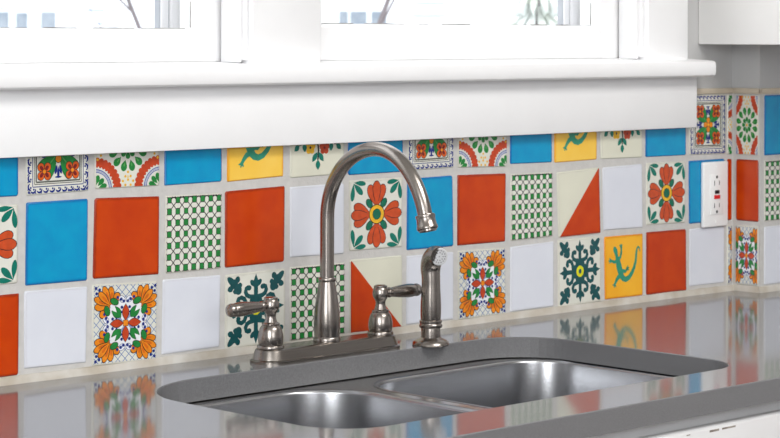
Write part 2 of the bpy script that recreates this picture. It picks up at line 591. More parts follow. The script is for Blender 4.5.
class Art(list):
    def add(self, poly, ink, layer=1):
        self.append((poly, ink, layer))
    def line(self, pts, wd, ink, layer=1):
        for q in stroke(pts, wd):
            self.append((q, ink, layer))
    def outlined(self, poly, ink, layer, d=0.009, line='black'):
        self.append((grow(poly, d), line, layer))
        self.append((poly, ink, layer + 1))

def rot4(fn, cx=0.5, cy=0.5, ks=(0, 1, 2, 3)):
    """run fn(T) for quarter turns T about the centre"""
    for k in ks:
        c, s = [(1, 0), (0, 1), (-1, 0), (0, -1)][k]
        def T(p, c=c, s=s):
            if isinstance(p, tuple):
                x, y = p[0] - cx, p[1] - cy
                return (cx + x * c - y * s, cy + x * s + y * c)
            return [T(q) for q in p]
        fn(T)

def mir4(fn):
    for sx in (1, -1):
        for sy in (1, -1):
            def T(p, sx=sx, sy=sy):
                if isinstance(p, tuple):
                    return (0.5 + (p[0] - 0.5) * sx, 0.5 + (p[1] - 0.5) * sy)
                return [T(q) for q in p]
            fn(T)

def art_lattice():
    A = Art()
    n, st = 7, 0.147
    for j in range(-1, n):
        for i in range(-1, n):
            x, y = 0.059 + i * st, 0.059 + j * st
            m = 0.007 * math.sin(i * 5 + j * 3)
            A.line([(x, y), (x + st / 2, y + st / 2 + m), (x + st, y + st)], 0.0062, 'black', 1)
            A.line([(x, y + st), (x + st / 2, y + st / 2 + m), (x + st, y)], 0.0062, 'black', 1)
    for i in range(n):
        A.line(arc(0.059 + (i + 0.5) * st, 0.955, 0.035, 0.022, 0, 180, 6), 0.008, 'black', 2)
    for j in range(n):
        for i in range(n):
            cx, cy = 0.059 + i * st, 0.059 + j * st
            a = 0.033 + 0.003 * math.sin(i * 7 + j * 3)
            for g, ik, ly in ((0.007, 'black', 2), (0, 'green', 3)):
                h = a + g
                k = h * 1.06
                A.add([(cx - h * .6, cy - k), (cx + h * .6, cy - k), (cx + h, cy - k * .6), (cx + h, cy + k * .6), (cx + h * .6, cy + k),
                       (cx - h * .6, cy + k), (cx - h, cy + k * .6), (cx - h, cy - k * .6)], ik, ly)
    return A

def art_flower():
    A = Art()
    def arm(T):
        mid = petal(0.5, 0.60, 0.5, 0.97, 0.070, 0.74)
        l1 = petal(0.495, 0.60, 0.365, 0.915, 0.070, 0.72)
        l2 = petal(0.505, 0.60, 0.635, 0.915, 0.070, 0.72)
        for q, ly in ((l1, 3), (l2, 3), (mid, 5)):
            A.add(T(grow(q, 0.010)), 'black', ly)
            A.add(T(q), 'flower', ly + 1)
        A.add(T(petal(0.5, 0.58, 0.5, 0.70, 0.045, 0.4)), 'flower', 7)
    rot4(arm)
    def dg(T):
        A.outlined(T(ell(0.635, 0.655, 0.072, 0.046, math.radians(50))), 'dgreen', 1)
        A.add(T(petal(0.925, 0.955, 0.955, 0.70, 0.040, 0.62)), 'leaf', 1)
        A.add(T(petal(0.93, 0.955, 0.76, 0.79, 0.046, 0.62)), 'leaf', 1)
        A.add(T(petal(0.925, 0.965, 0.70, 0.94, 0.036, 0.62)), 'leaf', 1)
    mir4(dg)
    A.outlined(ell(0.5, 0.5, 0.135, 0.130, 0, 22), 'gold', 8, 0.012)
    A.outlined(ell(0.5, 0.5, 0.072, 0.072, 0, 18), 'dgreen', 10, 0.008)
    return A

def art_teal():
    A = Art()
    for k in range(12):
        a = 2 * PI * k / 12
        A.add(ell(0.5 + 0.135 * math.cos(a), 0.5 + 0.135 * math.sin(a), 0.038, 0.038), 'teal', 1)
    A.add(ell(0.5, 0.5, 0.145, 0.145, 0, 24), 'teal', 1)
    def arm(T):
        A.add(T([(0.466, 0.62), (0.534, 0.62), (0.534, 0.80), (0.466, 0.80)]), 'teal', 1)
        for s in (1, -1):
            pts = arc(0.5 + s * 0.10, 0.755, 0.078, 0.072, 180 if s > 0 else 0, -60 if s > 0 else 240, 16)
            pts = [(0.5 + s * 0.012, 0.66)] + arc(0.5 + s * 0.095, 0.745, 0.080, 0.082, *((205, 0) if s > 0 else (-25, 180)), n=8)[:0] + pts
            A.line(T([(0.5, 0.655), (0.5 + s * 0.05, 0.668), (0.5 + s * 0.105, 0.672), (0.5 + s * 0.150, 0.695), (0.5 + s * 0.172, 0.74), (0.5 + s * 0.160, 0.79), (0.5 + s * 0.118, 0.812)]),
                   [0.022, 0.028, 0.031, 0.032, 0.031, 0.028, 0.022], 'teal', 1)
            A.add(T(ell(0.5 + s * 0.112, 0.790, 0.038, 0.036)), 'teal', 1)
            A.add(T(petal(0.5 + s * 0.005, 0.80, 0.5 + s * 0.090, 0.890, 0.036, 0.5)), 'teal', 1)
        A.add(T(ell(0.5, 0.84, 0.058, 0.058)), 'teal', 1)
        A.add(T([(0.448, 0.85), (0.5, 0.975), (0.552, 0.85)]), 'teal', 1)
    rot4(arm)
    def cn(T):
        A.add(T(ell(0.86, 0.865, 0.070, 0.064, PI / 4)), 'teal', 1)
        A.add(T(ell(0.80, 0.79, 0.080, 0.062, PI / 4 + 0.3)), 'teal', 1)
        A.add(T(petal(0.84, 0.84, 0.965, 0.965, 0.046, 0.4)), 'teal', 1)
        A.add(T(petal(0.82, 0.86, 0.79, 0.965, 0.042, 0.5)), 'teal', 1)
        A.add(T(petal(0.86, 0.82, 0.965, 0.79, 0.042, 0.5)), 'teal', 1)
        A.add(T(ell(0.76, 0.845, 0.036, 0.030, 0.9)), 'teal', 1)
        A.add(T(ell(0.845, 0.76, 0.036, 0.030, 0.7)), 'teal', 1)
    mir4(cn)
    A.add(ell(0.5, 0.5, 0.088, 0.088, 0, 10), 'lemon', 2)
    A.add(ell(0.5, 0.5, 0.034, 0.038, 0, 12), 'teal', 3)
    return A

def art_gecko():
    A = Art()
    c = 'jade'
    A.line([(0.27, 0.79), (0.285, 0.74), (0.30, 0.68), (0.33, 0.60), (0.36, 0.51), (0.39, 0.43), (0.42, 0.36), (0.47, 0.31), (0.54, 0.29), (0.62, 0.315), (0.70, 0.385),
            (0.76, 0.47), (0.80, 0.57), (0.815, 0.68), (0.83, 0.76), (0.865, 0.80), (0.90, 0.775), (0.915, 0.72)],
           [0.042, 0.044, 0.034, 0.056, 0.068, 0.066, 0.058, 0.049, 0.045, 0.042, 0.038, 0.034, 0.030, 0.026, 0.022, 0.019, 0.015, 0.008], c, 1)
    A.add(ell(0.262, 0.775, 0.060, 0.045, -1.25), c, 1)
    A.line([(0.33, 0.60), (0.40, 0.66), (0.425, 0.74), (0.42, 0.80)], [0.030, 0.027, 0.024, 0.020], c, 1)
    A.line([(0.32, 0.60), (0.24, 0.585), (0.17, 0.605)], [0.030, 0.026, 0.020], c, 1)
    A.line([(0.40, 0.40), (0.48, 0.43), (0.53, 0.42), (0.57, 0.455)], [0.036, 0.033, 0.028, 0.020], c, 1)
    A.line([(0.40, 0.37), (0.33, 0.33), (0.29, 0.29), (0.25, 0.235)], [0.038, 0.038, 0.031, 0.024], c, 1)
    for (x, y, dirs) in ((0.42, 0.815, (60, 100, 145)), (0.145, 0.61, (120, 180, 230)), (0.575, 0.46, (20, 70, -30)), (0.245, 0.225, (190, 250, 310))):
        A.add(ell(x, y, 0.030, 0.030), c, 1)
        for d in dirs:
            a = math.radians(d)
            A.line([(x, y), (x + 0.055 * math.cos(a), y + 0.055 * math.sin(a))], [0.016, 0.010], c, 1)
    return A

def art_half(kind):
    A = Art()
    if kind == 'lower_right':
        A.add([(0.02, 0.008), (0.985, 0.008), (0.992, 0.02), (0.985, 0.985), (0.965, 0.985)], 'TRI', 1)
    else:
        A.add([(0.012, 0.02), (0.02, 0.008), (0.98, 0.008), (0.03, 0.985), (0.012, 0.975)], 'TRI', 1)
    return A

def art_scallop():
    A = Art()
    for k in range(12):
        a = 2 * PI * (k + 0.5) / 12
        c, s = math.cos(a), math.sin(a)
        A.add(petal(0.5 + 0.15 * c, 0.5 + 0.15 * s, 0.5 + 0.30 * c, 0.5 + 0.30 * s, 0.048, 0.6), 'green', 2)
        A.add(petal(0.5 + 0.17 * c, 0.5 + 0.17 * s, 0.5 + 0.24 * c, 0.5 + 0.24 * s, 0.012, 0.6), 'lgreen', 3)
    for k in range(8):
        a = 2 * PI * k / 8
        c, s = math.cos(a), math.sin(a)
        A.add(petal(0.5 + 0.03 * c, 0.5 + 0.03 * s, 0.5 + 0.135 * c, 0.5 + 0.135 * s, 0.036, 0.65), 'green', 2)
    A.add(ell(0.5, 0.5, 0.025, 0.025), 'gold', 3)
    def cn(T):
        A.line(T(arc(1, 1, 0.325, 0.325, 180, 270, 20)), 0.038, 'red', 2)
        for k in range(9):
            a = math.radians(180 + 90 * (k + 0.5) / 9)
            A.add(T(ell(1 + 0.365 * math.cos(a), 1 + 0.365 * math.sin(a), 0.036, 0.036, 0, 10)), 'red', 2)
            A.add(T(ell(1 + 0.288 * math.cos(a), 1 + 0.288 * math.sin(a), 0.020, 0.018, 0, 8)), 'red', 2)
        A.line(T(arc(1, 1, 0.245, 0.245, 180, 270, 16)), 0.006, 'blue', 2)
        A.line(T(arc(1, 1, 0.228, 0.228, 180, 270, 16)), 0.005, 'navyl', 2)
        A.line(T(arc(1, 1, 0.212, 0.212, 180, 270, 16)), 0.005, 'blue', 2)
        for a in (195, 225, 255):
            r = math.radians(a)
            A.add(T(petal(1 + 0.05 * math.cos(r), 1 + 0.05 * math.sin(r), 1 + 0.180 * math.cos(r), 1 + 0.180 * math.sin(r), 0.034, 0.65)), 'green', 2)
    mir4(cn)
    def md(T):
        for (x, y) in ((0.5, 0.80), (0.46, 0.855), (0.54, 0.855), (0.42, 0.915), (0.5, 0.90), (0.58, 0.915), (0.37, 0.965), (0.46, 0.965), (0.54, 0.965), (0.63, 0.965)):
            A.add(T(ell(x, y, 0.018, 0.018, 0, 8)), 'gold', 2)
        A.add(T(ell(0.5, 0.865, 0.010, 0.03, 0, 8)), 'lgold', 2)
    rot4(md)
    return A

def art_border():
    A = Art()
    def side(T):
        n = 9
        for k in range(n):
            x = 0.10 + 0.80 * k / (n - 1)
            A.line(T(arc(x, 0.94, 0.040, 0.034, 200, 20, 8)), [0.005, 0.008, 0.012, 0.013, 0.013, 0.012, 0.011, 0.008, 0.005], 'navy', 1)
            A.add(T(ell(x - 0.012, 0.935, 0.014, 0.014, 0, 8)), 'navy', 1)
        for k in range(11):
            x = 0.06 + 0.88 * k / 10
            A.line(T([(x, 0.985), (x + 0.02, 0.965)]), 0.008, 'navy', 1)
        A.line(T([(0.095, 0.905), (0.905, 0.905)]), 0.0055, 'navy', 1)
        A.line(T([(0.125, 0.875), (0.875, 0.875)]), 0.005, 'grey', 1)
        A.line(T([(0.150, 0.850), (0.850, 0.850)]), 0.010, 'grey', 1)
        # navy sprays between the flowers
        for a, l in ((90, 0.15), (62, 0.11), (118, 0.11), (40, 0.07), (140, 0.07)):
            r = math.radians(a)
            A.add(T(petal(0.5 + 0.03 * math.cos(r), 0.635 + 0.03 * math.sin(r), 0.5 + l * math.cos(r), 0.665 + l * math.sin(r), 0.020, 0.6)), 'navy', 3)
        A.add(T(ell(0.5, 0.80, 0.055, 0.012, 0, 10)), 'navy', 2)
    rot4(side)
    def q(T):
        A.outlined(T(leafp(0.53, 0.53, 0.80, 0.80, 0.075)), 'green', 4, 0.007)
        A.outlined(T(petal(0.53, 0.52, 0.83, 0.665, 0.045, 0.6)), 'green', 4, 0.006)
        A.outlined(T(petal(0.52, 0.53, 0.665, 0.83, 0.045, 0.6)), 'green', 4, 0.006)
        A.line(T([(0.55, 0.55), (0.67, 0.67)]), 0.007, 'lgreen', 6)
        cx, cy = 0.725, 0.725
        for a in (45, 135, 225, 315):
            r = math.radians(a)
            A.outlined(T(petal(cx, cy, cx + 0.125 * math.cos(r), cy + 0.125 * math.sin(r), 0.050, 0.6)), 'ored', 7, 0.007)
            A.add(T(petal(cx, cy, cx + 0.095 * math.cos(r), cy + 0.095 * math.sin(r), 0.024, 0.6)), 'maroon', 9)
        A.outlined(T(ell(cx, cy, 0.026, 0.026, 0, 10)), 'orange', 10, 0.006)
        A.add(T(ell(0.80, 0.80, 0.022, 0.030, -PI / 4, 10)), 'navy', 2)
        A.add(T(ell(0.965, 0.965, 0.018, 0.018, 0, 8)), 'navy', 2)
    mir4(q)
    rot4(lambda T: A.outlined(T(petal(0.5, 0.5, 0.5, 0.625, 0.044, 0.62)), 'orange', 8, 0.007))
    A.add(ell(0.5, 0.5, 0.022, 0.022, 0, 10), 'gold', 10)
    return A

def art_spray():
    A = Art()
    for sx in (1, -1):
        X = lambda x, sx=sx: 0.5 + sx * x
        A.line([(X(0.02), 0.55), (X(0.13), 0.56), (X(0.19), 0.53), (X(0.26), 0.46), (X(0.36), 0.43)], [0.016, 0.016, 0.015, 0.013, 0.008], 'black', 2)
        for (x0, y0, x1, y1) in ((0.24, 0.47, 0.33, 0.56), (0.25, 0.47, 0.24, 0.34), (0.34, 0.44, 0.43, 0.36), (0.12, 0.56, 0.20, 0.63), (0.35, 0.45, 0.43, 0.50)):
            A.add(leafp(X(x0), y0, X(x1), y1, 0.040), 'leaf', 3)
        for (x0, y0, x1, y1) in ((0.01, 0.33, 0.105, 0.20), ):
            A.add(leafp(X(x0), y0, X(x1), y1, 0.040), 'leaf', 3)
    A.line([(0.475, 0.48), (0.505, 0.42), (0.51, 0.35), (0.50, 0.24), (0.495, 0.2)], [0.014, 0.014, 0.013, 0.012, 0.008], 'black', 2)
    A.add(leafp(0.50, 0.23, 0.50, 0.085, 0.042), 'leaf', 3)
    for (cx, cy, col, dot) in ((0.36, 0.40, 'gold', 'black'), (0.62, 0.39, 'red', 'maroon')):
        for k in range(5):
            a = PI / 2 + 2 * PI * k / 5
            A.add(ell(cx + 0.055 * math.cos(a), cy + 0.055 * math.sin(a), 0.043, 0.043, 0, 10), col, 3)
        A.add(ell(cx, cy, 0.05, 0.05), col, 4)
        A.add(ell(cx, cy, 0.018, 0.018), dot, 5)
    A.add(ell(0.5, 0.575, 0.055, 0.05), 'navy', 4)
    A.add(ell(0.73, 0.60, 0.05, 0.035), 'orange', 3)
    # upper half of the bouquet
    A.line([(0.5, 0.6), (0.49, 0.75), (0.52, 0.86)], 0.010, 'black', 2)
    for (x0, y0, x1, y1) in ((0.5, 0.70, 0.38, 0.80), (0.5, 0.74, 0.62, 0.84), (0.52, 0.85, 0.53, 0.96)):
        A.add(leafp(x0, y0, x1, y1, 0.035), 'leaf', 3)
    return A

def art_ornate():
    A = Art()
    # trellis
    n = 9
    for k in range(-n, n + 1):
        for s in (1, -1):
            c = k / n * 1.0
            x0, y0, x1, y1 = 0.0, c, 1.0, c + 1.0
            t0 = max(0.02, 0.02 - c)
            t1 = min(0.98, 0.98 - c)
            if t1 - t0 > 0.03:
                a, b = (t0, t0 + c), (t1, t1 + c)
                if s < 0:
                    a, b = (1 - a[0], a[1]), (1 - b[0], b[1])
                A.line([a, b], 0.0045, 'grid', 1)
    A.add(ell(0.5, 0.5, 0.30, 0.30, 0, 26), 'white', 2)
    def q(T):
        # orange shell with five fingers
        bx, by = 0.735, 0.725
        for fk, (a, l, wd) in enumerate(((140, 0.200, 0.050), (-50, 0.200, 0.050), (98, 0.215, 0.046), (-8, 0.215, 0.046), (70, 0.235, 0.042), (20, 0.235, 0.042), (45, 0.215, 0.042))):
            r = math.radians(a)
            ex, ey = bx + 0.02 + l * math.cos(r), by + 0.02 + l * math.sin(r)
            p = petal(bx, by, ex, ey, wd, 0.68)
            A.add(T(grow(p, 0.011)), 'black', 3 + fk * 0.8)
            A.add(T(p), 'orange', 3.4 + fk * 0.8)
            A.add(T(petal(bx + 0.04 * math.cos(r), by + 0.04 * math.sin(r), bx + 0.8 * l * math.cos(r), by + 0.8 * l * math.sin(r), wd * 0.42, 0.7)), 'ochre', 3.6 + fk * 0.8)
        # green leaves behind the shell
        A.outlined(T(ell(0.675, 0.775, 0.062, 0.038, 0.4)), 'green', 9.5, 0.008)
        A.outlined(T(ell(0.785, 0.665, 0.062, 0.038, 1.2)), 'green', 9.5, 0.008)
        A.add(T(petal(0.64, 0.64, 0.735, 0.735, 0.030, 0.6)), 'white', 12)
        A.outlined(T(leafp(0.575, 0.575, 0.715, 0.66, 0.040)), 'green', 9.5, 0.006)
        A.outlined(T(leafp(0.575, 0.575, 0.66, 0.715, 0.040)), 'green', 9.5, 0.006)
        # navy beads
        for (x, y) in ((0.90, 0.93), (0.945, 0.885), (0.955, 0.95), (0.575, 0.80), (0.625, 0.825), (0.80, 0.575), (0.825, 0.625), (0.56, 0.70), (0.70, 0.56), (0.575, 0.64), (0.64, 0.575), (0.53, 0.775), (0.775, 0.53)):
            A.add(T(ell(x, y, 0.021, 0.021, 0, 8)), 'navy', 9.3)
    mir4(q)
    def arm(T):
        A.outlined(T(leafp(0.5, 0.535, 0.5, 0.735, 0.048)), 'red', 7, 0.009)
        for s in (1, -1):
            A.outlined(T(ell(0.5 + s * 0.055, 0.80, 0.050, 0.036, s * 0.6)), 'white', 3, 0.006, 'navy')
            A.add(T(petal(0.5 + s * 0.03, 0.76, 0.5 + s * 0.075, 0.825, 0.014, 0.6)), 'navyl', 5)
        A.add(T(petal(0.5, 0.53, 0.585, 0.62, 0.02, 0.6)), 'navyl', 4)
    rot4(arm)
    A.outlined([(0.465, 0.465), (0.535, 0.465), (0.535, 0.535), (0.465, 0.535)], 'orange', 12, 0.007)
    return A

ART = {'lattice': art_lattice(), 'flower': art_flower(), 'teal': art_teal(), 'gecko': art_gecko(),
       'scallop': art_scallop(), 'border': art_border(), 'spray': art_spray(), 'ornate': art_ornate(),
       'half_lr': art_half('lower_right'), 'half_ll': art_half('lower_left'), None: []}

def clip_poly(poly, axis, val, keep_less):
    out = []
    n = len(poly)
    for i in range(n):
        a, b = poly[i], poly[(i + 1) % n]
        ia = (a[axis] <= val) if keep_less else (a[axis] >= val)
        ib = (b[axis] <= val) if keep_less else (b[axis] >= val)
        if ia:
            out.append(a)
        if ia != ib:
            t = (val - a[axis]) / (b[axis] - a[axis])
            out.append((a[0] + (b[0] - a[0]) * t, a[1] + (b[1] - a[1]) * t))
    return out

def clip_all(poly, u0, u1, v0, v1):
    for ax, val, less in ((0, u0, False), (0, u1, True), (1, v0, False), (1, v1, True)):
        if len(poly) < 3:
            return []
        poly = clip_poly(poly, ax, val, less)
    return poly if len(poly) >= 3 else []

def make_tile(name, root, P, body, art, uw=(0, 1), vw=(0, 1), thick=0.0036, w_m=0.104, h_m=0.104, label=None, seed=0):
    """P(u, v, d): tile coordinates to the wall, d metres towards the room. uw, vw: the window of the full tile that was kept when cut"""
    rnd = random.Random(seed)
    bm = B()
    uvl = bm.loops.layers.uv.new('UVMap')
    u0, u1 = uw
    v0, v1 = vw
    W = (u1 - u0)
    H = (v1 - v0)
    mats = [GL[body]]
    rc = 0.0042
    # outline in metres on the kept piece, wobbled a little like a hand cut tile
    def ring(inset, r):
        pts = rrect(inset / w_m, W - inset / w_m, inset / h_m, H - inset / h_m, [r / w_m * rnd2 for rnd2 in radii], 4)
        return [(u0 + x + 0.0, v0 + y) for x, y in pts]
    radii = [0.5 + rnd.random() * 1.2 for _ in range(4)]
    wob = [(rnd.uniform(-1, 1) * 0.0035, rnd.uniform(-1, 1) * 0.0035) for _ in range(20)]
    rings = []
    for inset, d, r in ((0.0, -thick, 0.0022), (0.0, -0.0016, 0.0022), (0.0006, -0.0006, 0.0024), (0.0020, 0.0, 0.0026)):
        pts = ring(inset, r)
        rings.append([(bm.verts.new(P(x + wob[i % 20][0] * 0.6, y + wob[i % 20][1] * 0.6, d)), (x, y)) for i, (x, y) in enumerate(pts)])
    def setuv(f, uvs):
        for l, q in zip(f.loops, uvs):
            # pigment pools along real edges of the kept piece
            l[uvl].uv = ((q[0] - u0) / W, (q[1] - v0) / H)
    n = len(rings[0])
    for a, b in zip(rings[:-1], rings[1:]):
        for k in range(n):
            q = (a[k], a[(k + 1) % n], b[(k + 1) % n], b[k])
            f = bm.faces.new([x[0] for x in q])
            f.smooth = True
            setuv(f, [x[1] for x in q])
    f = bm.faces.new([x[0] for x in rings[-1]])
    setuv(f, [x[1] for x in rings[-1]])
    eps = 0.00006
    idx = {}
    lim = (u0 + 0.012, u1 - 0.012, v0 + 0.012, v1 - 0.012)
    if art:
        for pk, (poly, ink_, layer) in enumerate(ART[art]):
            key = ink_
            if key not in idx:
                idx[key] = len(mats)
                mats.append(GL['orange'] if ink_ == 'TRI' else INK[ink_])
            if ink_ == 'TRI':
                tris = [poly]
                lm = (u0 + 0.004, u1 - 0.004, v0 + 0.004, v1 - 0.004)
            else:
                if len(poly) == 4:
                    tris = [[poly[0], poly[1], poly[2]], [poly[0], poly[2], poly[3]]]
                else:
                    v3 = [Vector((x, y, 0)) for x, y in poly]
                    tris = [[poly[i] for i in t] for t in tessellate_polygon([v3])]
                lm = lim
            for t in tris:
                t = clip_all(t, *lm)
                if not t:
                    continue
                ar = sum(t[i][0] * t[(i + 1) % len(t)][1] - t[(i + 1) % len(t)][0] * t[i][1] for i in range(len(t)))
                if abs(ar) < 1e-8:
                    continue
                if ar < 0:
                    t = t[::-1]
                f = bm.faces.new([bm.verts.new(P(x, y, eps * layer + 0.00003 + (pk % 12) * 0.0000015)) for x, y in t])
                f.material_index = idx[key]
                setuv(f, t)
    # keep painted faces as wound; orient by hand instead of recalculating
    me = bpy.data.meshes.new(name)
    off = Vector(root.location)
    nrm = (P(0.5, 0.5, 0.01) - P(0.5, 0.5, 0)).normalized()
    bmesh.ops.translate(bm, verts=bm.verts, vec=-off)
    bm.normal_update()
    for f in bm.faces:
        if f.normal.dot(nrm) < -0.3:
            f.normal_flip()
    bm.to_mesh(me)
    bm.free()
    for m in mats:
        me.materials.append(m)
    o = link(name, me, root)
    if label:
        o['label'] = label
    return o

QUADS = {(0, 0): [4.6, 225, 111.6, 225, 111.9, 117.9, 4.9, 118.7],
 (0, 1): [123.6, 225, 221.6, 225, 221.9, 119.1, 123.9, 117.9],
 (0, 2): [231.6, 225, 338.6, 225, 338.9, 120.3, 231.9, 121.1],
 (0, 3): [347.6, 225, 447.5, 225, 447.8, 121.5, 347.9, 120.3],
 (0, 4): [457.5, 225, 560.5, 225, 560.8, 123.6, 457.8, 120.5],
 (0, 5): [573.5, 225, 678.5, 225, 678.8, 121.9, 573.8, 120.7],
 (0, 6): [686.4, 225, 798.4, 225, 798.8, 120.1, 686.8, 119.9],
 (0, 7): [808.4, 225, 906.4, 225, 906.7, 122.2, 808.8, 121.1],
 (0, 8): [916.4, 225, 1026.3, 225, 1026.7, 118.4, 916.7, 121.3],
 (0, 9): [1034.3, 225, 1132.3, 225, 1132.7, 121.6, 1034.7, 122.5],
 (0, 10): [1138.3, 225, 1242.3, 225, 1242.6, 121.8, 1138.7, 120.6],
 (0, 11): [1252.3, 225, 1359.2, 225, 1359.6, 121.0, 1252.6, 121.8],
 (0, 12): [1368.2, 225, 1476.2, 225, 1476.6, 120.2, 1368.6, 121.0],
 (0, 13): [1486.2, 222.2, 1586.1, 222.4, 1586.6, 118.4, 1486.6, 120.2],
 (1, 0): [5.0, 107.7, 111.9, 107.9, 111.2, 6.9, 5.2, 6.7],
 (1, 1): [123.9, 108.9, 220.9, 109.1, 220.2, 2.0, 123.2, 2.9],
 (1, 2): [231.9, 109.1, 338.9, 106.3, 338.2, 1.2, 229.2, 3.1],
 (1, 3): [349.9, 106.3, 447.9, 105.5, 446.2, 1.4, 349.2, 1.3],
 (1, 4): [453.9, 107.5, 563.9, 109.7, 563.2, 2.6, 454.2, 1.4],
 (1, 5): [573.9, 107.7, 678.8, 108.9, 679.2, 5.8, 574.2, 7.7],
 (1, 6): [688.8, 111.9, 797.8, 112.1, 797.1, 8.0, 689.2, 8.8],
 (1, 7): [807.8, 109.1, 904.8, 110.2, 907.1, 2.2, 807.2, 2.1],
 (1, 8): [915.8, 110.3, 1024.7, 108.4, 1023.1, 1.4, 916.1, 2.2],
 (1, 9): [1035.8, 106.5, 1133.7, 105.6, 1134.1, 2.6, 1036.1, 1.4],
 (1, 10): [1144.7, 104.7, 1248.7, 108.8, 1252.1, 0.8, 1149.1, -0.4],
 (1, 11): [1257.7, 107.8, 1358.7, 110.0, 1361.1, 3.0, 1260.1, 4.8],
 (1, 12): [1369.6, 111.0, 1474.6, 110.2, 1475.0, 5.2, 1371.0, 7.0],
 (1, 13): [1484.6, 110.2, 1584.6, 110.4, 1585.0, 2.4, 1486.0, 2.2],
 (2, 0): [5.3, -6.3, 113.3, -6.1, 112.6, -110.2, 5.6, -110.4],
 (2, 1): [121.3, -4.1, 220.3, -6.0, 218.6, -105.0, 121.5, -103.2],
 (2, 2): [228.3, -3.9, 336.3, -7.8, 334.6, -112.8, 227.6, -111.0],
 (2, 3): [345.2, -6.7, 446.2, -7.6, 444.5, -106.6, 343.6, -107.8],
 (2, 4): [454.2, -8.6, 565.2, -6.4, 564.6, -110.4, 454.6, -111.6],
 (2, 5): [574.2, -6.4, 680.2, -7.2, 680.5, -111.2, 574.6, -111.4],
 (2, 6): [690.2, -4.2, 797.2, -4.0, 798.5, -112.0, 690.5, -112.2],
 (2, 7): [807.2, -6.0, 907.2, -6.8, 907.5, -109.8, 806.5, -109.0],
 (2, 8): [917.2, -5.8, 1023.2, -7.6, 1025.5, -111.6, 917.5, -111.8],
 (2, 9): [1035.2, -7.6, 1137.1, -5.4, 1137.5, -109.4, 1035.5, -109.6],
 (2, 10): [1147.1, -4.4, 1252.1, -3.2, 1254.5, -111.2, 1148.5, -112.4],
 (2, 11): [1262.1, -6.2, 1361.1, -7.0, 1361.5, -110.0, 1264.5, -109.2],
 (2, 12): [1371.1, -5.0, 1477.1, -5.8, 1478.5, -110.8, 1370.5, -110.0],
 (2, 13): [1487.1, -6.8, 1584.0, -7.6, 1584.4, -105.6, 1487.4, -104.8]}

bs = thing('tile_backsplash', 'hand-painted square tile backsplash in turquoise, orange, white and floral tiles behind the faucet', 'backsplash', (0.8, 0.0, ZC))
# grout bed on the wall, round the chase
bm = B()
box(bm, -0.30, 1.6115, 0.0018, 0.0056, ZC, Z0 + 0.1686)
box(bm, 1.4805, 1.6115, 0.0018, 0.0056, Z0 + 0.1686, Z0 + 0.2245)
box(bm, 1.6095, 1.6116, -0.0544, 0.0018, ZC, Z0 + 0.2245)
box(bm, 1.6095, 2.60, -0.0565, -0.0544, ZC, Z0 + 0.2245)
obj('grout', bm, GROUT, bs)
# uneven bead of caulk where the tiles meet the counter
bm = B()
def bead(path, wd, ht, seed):
    rnd = random.Random(seed)
    rows = []
    for i, (x, y, nx, ny) in enumerate(path):
        a = wd * (1 + 0.18 * math.sin(i * 0.55) + rnd.uniform(-0.1, 0.1))
        h = ht * (1 + 0.06 * math.sin(i * 0.37 + 1) + rnd.uniform(-0.05, 0.05))
        pr = [(0.0015, 0.0), (-a, 0.0), (-a * 0.93, 0.0012), (-a * 0.62, h * 0.42), (-a * 0.42, h * 0.86), (-a * 0.2, h), (0.0015, h)]
        rows.append([bm.verts.new((x - nx * -q[0] * -1 if False else x + nx * (-q[0]), y + ny * (-q[0]), ZC + q[1])) for q in pr])
    for r0, r1 in zip(rows[:-1], rows[1:]):
        for k in range(len(r0)):
            f = bm.faces.new((r0[k], r0[(k + 1) % len(r0)], r1[(k + 1) % len(r0)], r1[k]))
    bm.faces.new(rows[0]); bm.faces.new(rows[-1])
bead([(-0.3 + 0.02 * i, 0.0, 0, -1) for i in range(96)] + [(1.6095, 0.0, 0, -1)], 0.0052, 0.0098, 1)
bead([(1.6095, 0.0, -1, 0), (1.6095, -0.02, -1, 0), (1.6095, -0.04, -1, 0), (1.6095, -0.0565, -1, 0)], 0.0045, 0.0098, 2)
bead([(1.606 + 0.02 * i, -0.0565, 0, -1) for i in range(50)], 0.0045, 0.0098, 3)
obj('caulk_bead', bm, CAULK, bs, smooth=50)
bm = B()
box(bm, 1.4805, 1.6095, -0.0012, 0.0056, Z0 + 0.2238, Z0 + 0.2335, bev=0.0015)
box(bm, 1.6065, 1.6116, -0.0595, 0.0018, Z0 + 0.2238, Z0 + 0.2335, bev=0.0012)
box(bm, 1.6065, 2.60, -0.0595, -0.0544, Z0 + 0.2238, Z0 + 0.2335, bev=0.0015)
obj('edging_bead', bm, BEAD, bs, smooth=40)

def quadP(q):
    q = [c / 1000 for c in q]
    TL, TR, BR, BL = (q[0], q[1]), (q[2], q[3]), (q[4], q[5]), (q[6], q[7])
    def P(u, v, d):
        x = (BL[0] * (1 - u) + BR[0] * u) * (1 - v) + (TL[0] * (1 - u) + TR[0] * u) * v
        z = (BL[1] * (1 - u) + BR[1] * u) * (1 - v) + (TL[1] * (1 - u) + TR[1] * u) * v
        return Vector((x, -d, Z0 + z))
    return P

